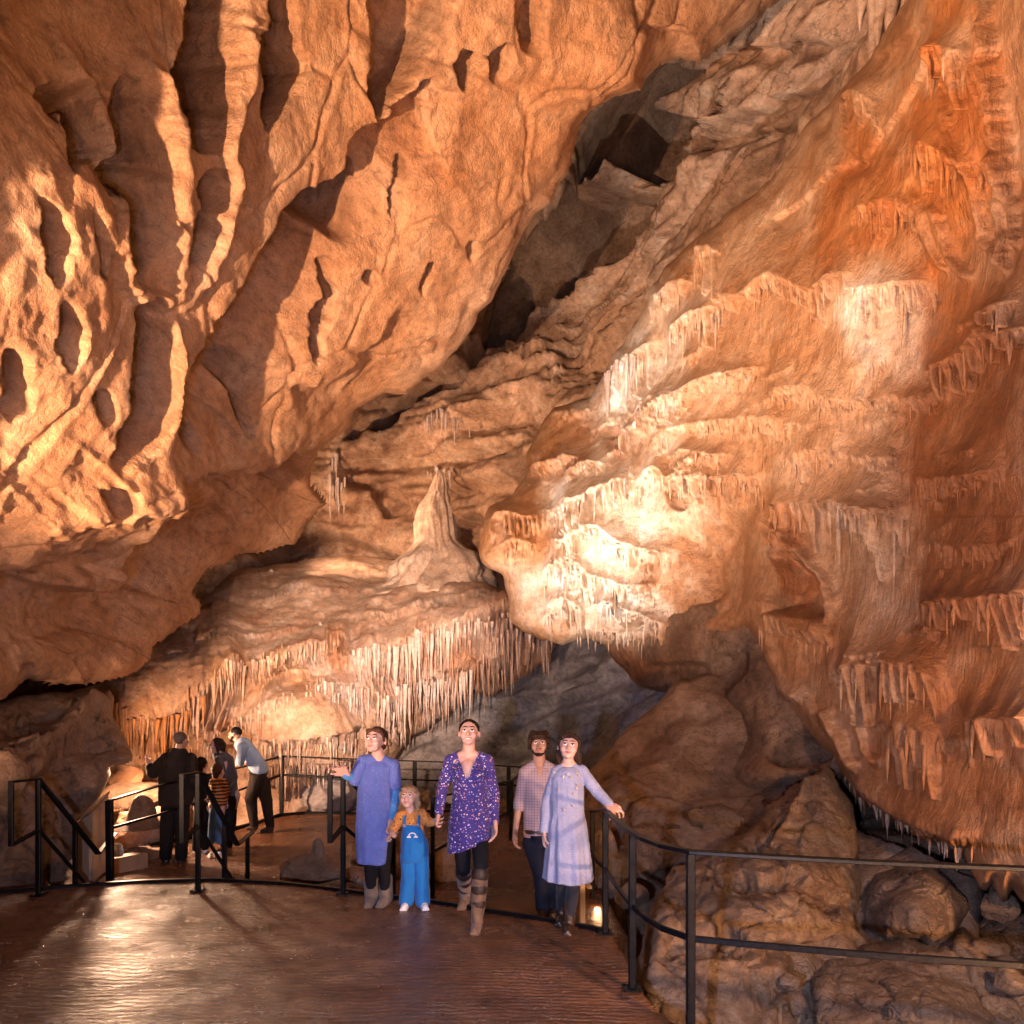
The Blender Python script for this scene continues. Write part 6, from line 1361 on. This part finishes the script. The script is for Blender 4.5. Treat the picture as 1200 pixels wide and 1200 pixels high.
# ---------------------------------------------------------------- camera, world, lamps
cam = bpy.data.cameras.new('camera'); co_ = bpy.data.objects.new('camera', cam); COL.objects.link(co_)
co_.location = (0,0,EYE); co_.rotation_euler = (math.radians(90),0,0)
cam.sensor_fit = 'HORIZONTAL'; cam.sensor_width = 36; cam.lens = 36*F/1200; cam.shift_y = (HY-600)/1200; cam.clip_end = 400; cam.clip_start = .05
SC.camera = co_
w = bpy.data.worlds.new('World'); SC.world = w; w.use_nodes = True
bg = w.node_tree.nodes['Background']; bg.inputs[0].default_value = (.02,.012,.008,1); bg.inputs[1].default_value = .3

def lamp(name, kind, loc, target, power, col, size=.1, cone=120, blend=.5):
    d = bpy.data.lights.new(name, kind); o = bpy.data.objects.new(name, d); COL.objects.link(o)
    o.location = loc; d.energy = power; d.color = col
    if kind == 'SPOT': d.spot_size = math.radians(cone); d.spot_blend = blend
    if kind in ('SPOT', 'POINT'): d.shadow_soft_size = size
    if target is not None: o.rotation_euler = (Vector(target)-Vector(loc)).to_track_quat('-Z', 'Y').to_euler()
    return o
WARM = (1.0,.59,.36); ORANGE = (1.0,.50,.23); PALE = (1.0,.84,.76); COOL = (.56,.62,1.0)
lamp('slab_lamp', 'SPOT', (-4.5, .7, .2), W(200,130,6), 5000, WARM, .12, 100, .5)
lamp('slab_lamp_far', 'SPOT', (-3.5, -.2, .4), W(580,130,8.5), 11500, WARM, .06, 64, .6)
lamp('lip_lamp', 'SPOT', (-6.0, 5.0, 1.9), W(115,545,7.5), 650, PALE, .06, 54, .7)
lamp('shelf_lamp', 'SPOT', (-1.0, -.3, 2.3), W(425,765,14.2), 18000, (1.0,.68,.50), .06, 25, .7)
lamp('curtain_lamp', 'SPOT', W(147,892,9.9), W(290,880,12.5), 700, WARM, .05, 105, .5)
lamp('deck_lamp', 'SPOT', W(147,892,9.9), W(147,892,9.9)+Vector((.3,-.5,-3)), 520, WARM, .14, 178, .02)
lamp('flowstone_lamp', 'SPOT', (-2.4, 8.4, -.1), W(722,490,12.5), 5600, PALE, .06, 54, .9)
lamp('back_lamp', 'SPOT', W(300,640,15.5), W(500,560,20), 2000, WARM, .10, 84, .6)
lamp('wall_lamp', 'SPOT', (3.4, .6, .2), W(1020,650,6), 1250, ORANGE, .10, 140, .6)
lamp('wall_lamp_high', 'SPOT', (.5, .5, .4), W(1040,380,8), 1050, WARM, .12, 70, .8)
lamp('rubble_fill', 'SPOT', (2.2, .9, 1.7), W(930,1060,5.2), 800, WARM, .08, 85, .7)  # added warm fill to brighten the boulders, no fixture known there
lamp('ramp_lamp', 'POINT', W(700,1062,6.9), None, 2.0, ORANGE, .03)
lamp('fill_lamp', 'SPOT', (-.8, -1.5, 1.0), W(260,340,7), 780, WARM, .5, 84, .9)  # added soft fill that keeps the hollows from going black, no fixture there
lamp('camera_flash', 'SPOT', (-.45, .0, 1.35), W(760,860,6), 1000, COOL, .04, 130, .7)

SC.render.engine = 'CYCLES'; SC.cycles.use_denoising = True; SC.cycles.max_bounces = 4; SC.cycles.diffuse_bounces = 2; SC.cycles.glossy_bounces = 2; SC.cycles.transmission_bounces = 2
SC.cycles.sample_clamp_indirect = 6; SC.cycles.use_adaptive_sampling = True; SC.cycles.adaptive_threshold = .04
SC.view_settings.view_transform = 'Standard'; SC.view_settings.look = 'None'; SC.view_settings.gamma = 1; SC.view_settings.exposure = 0
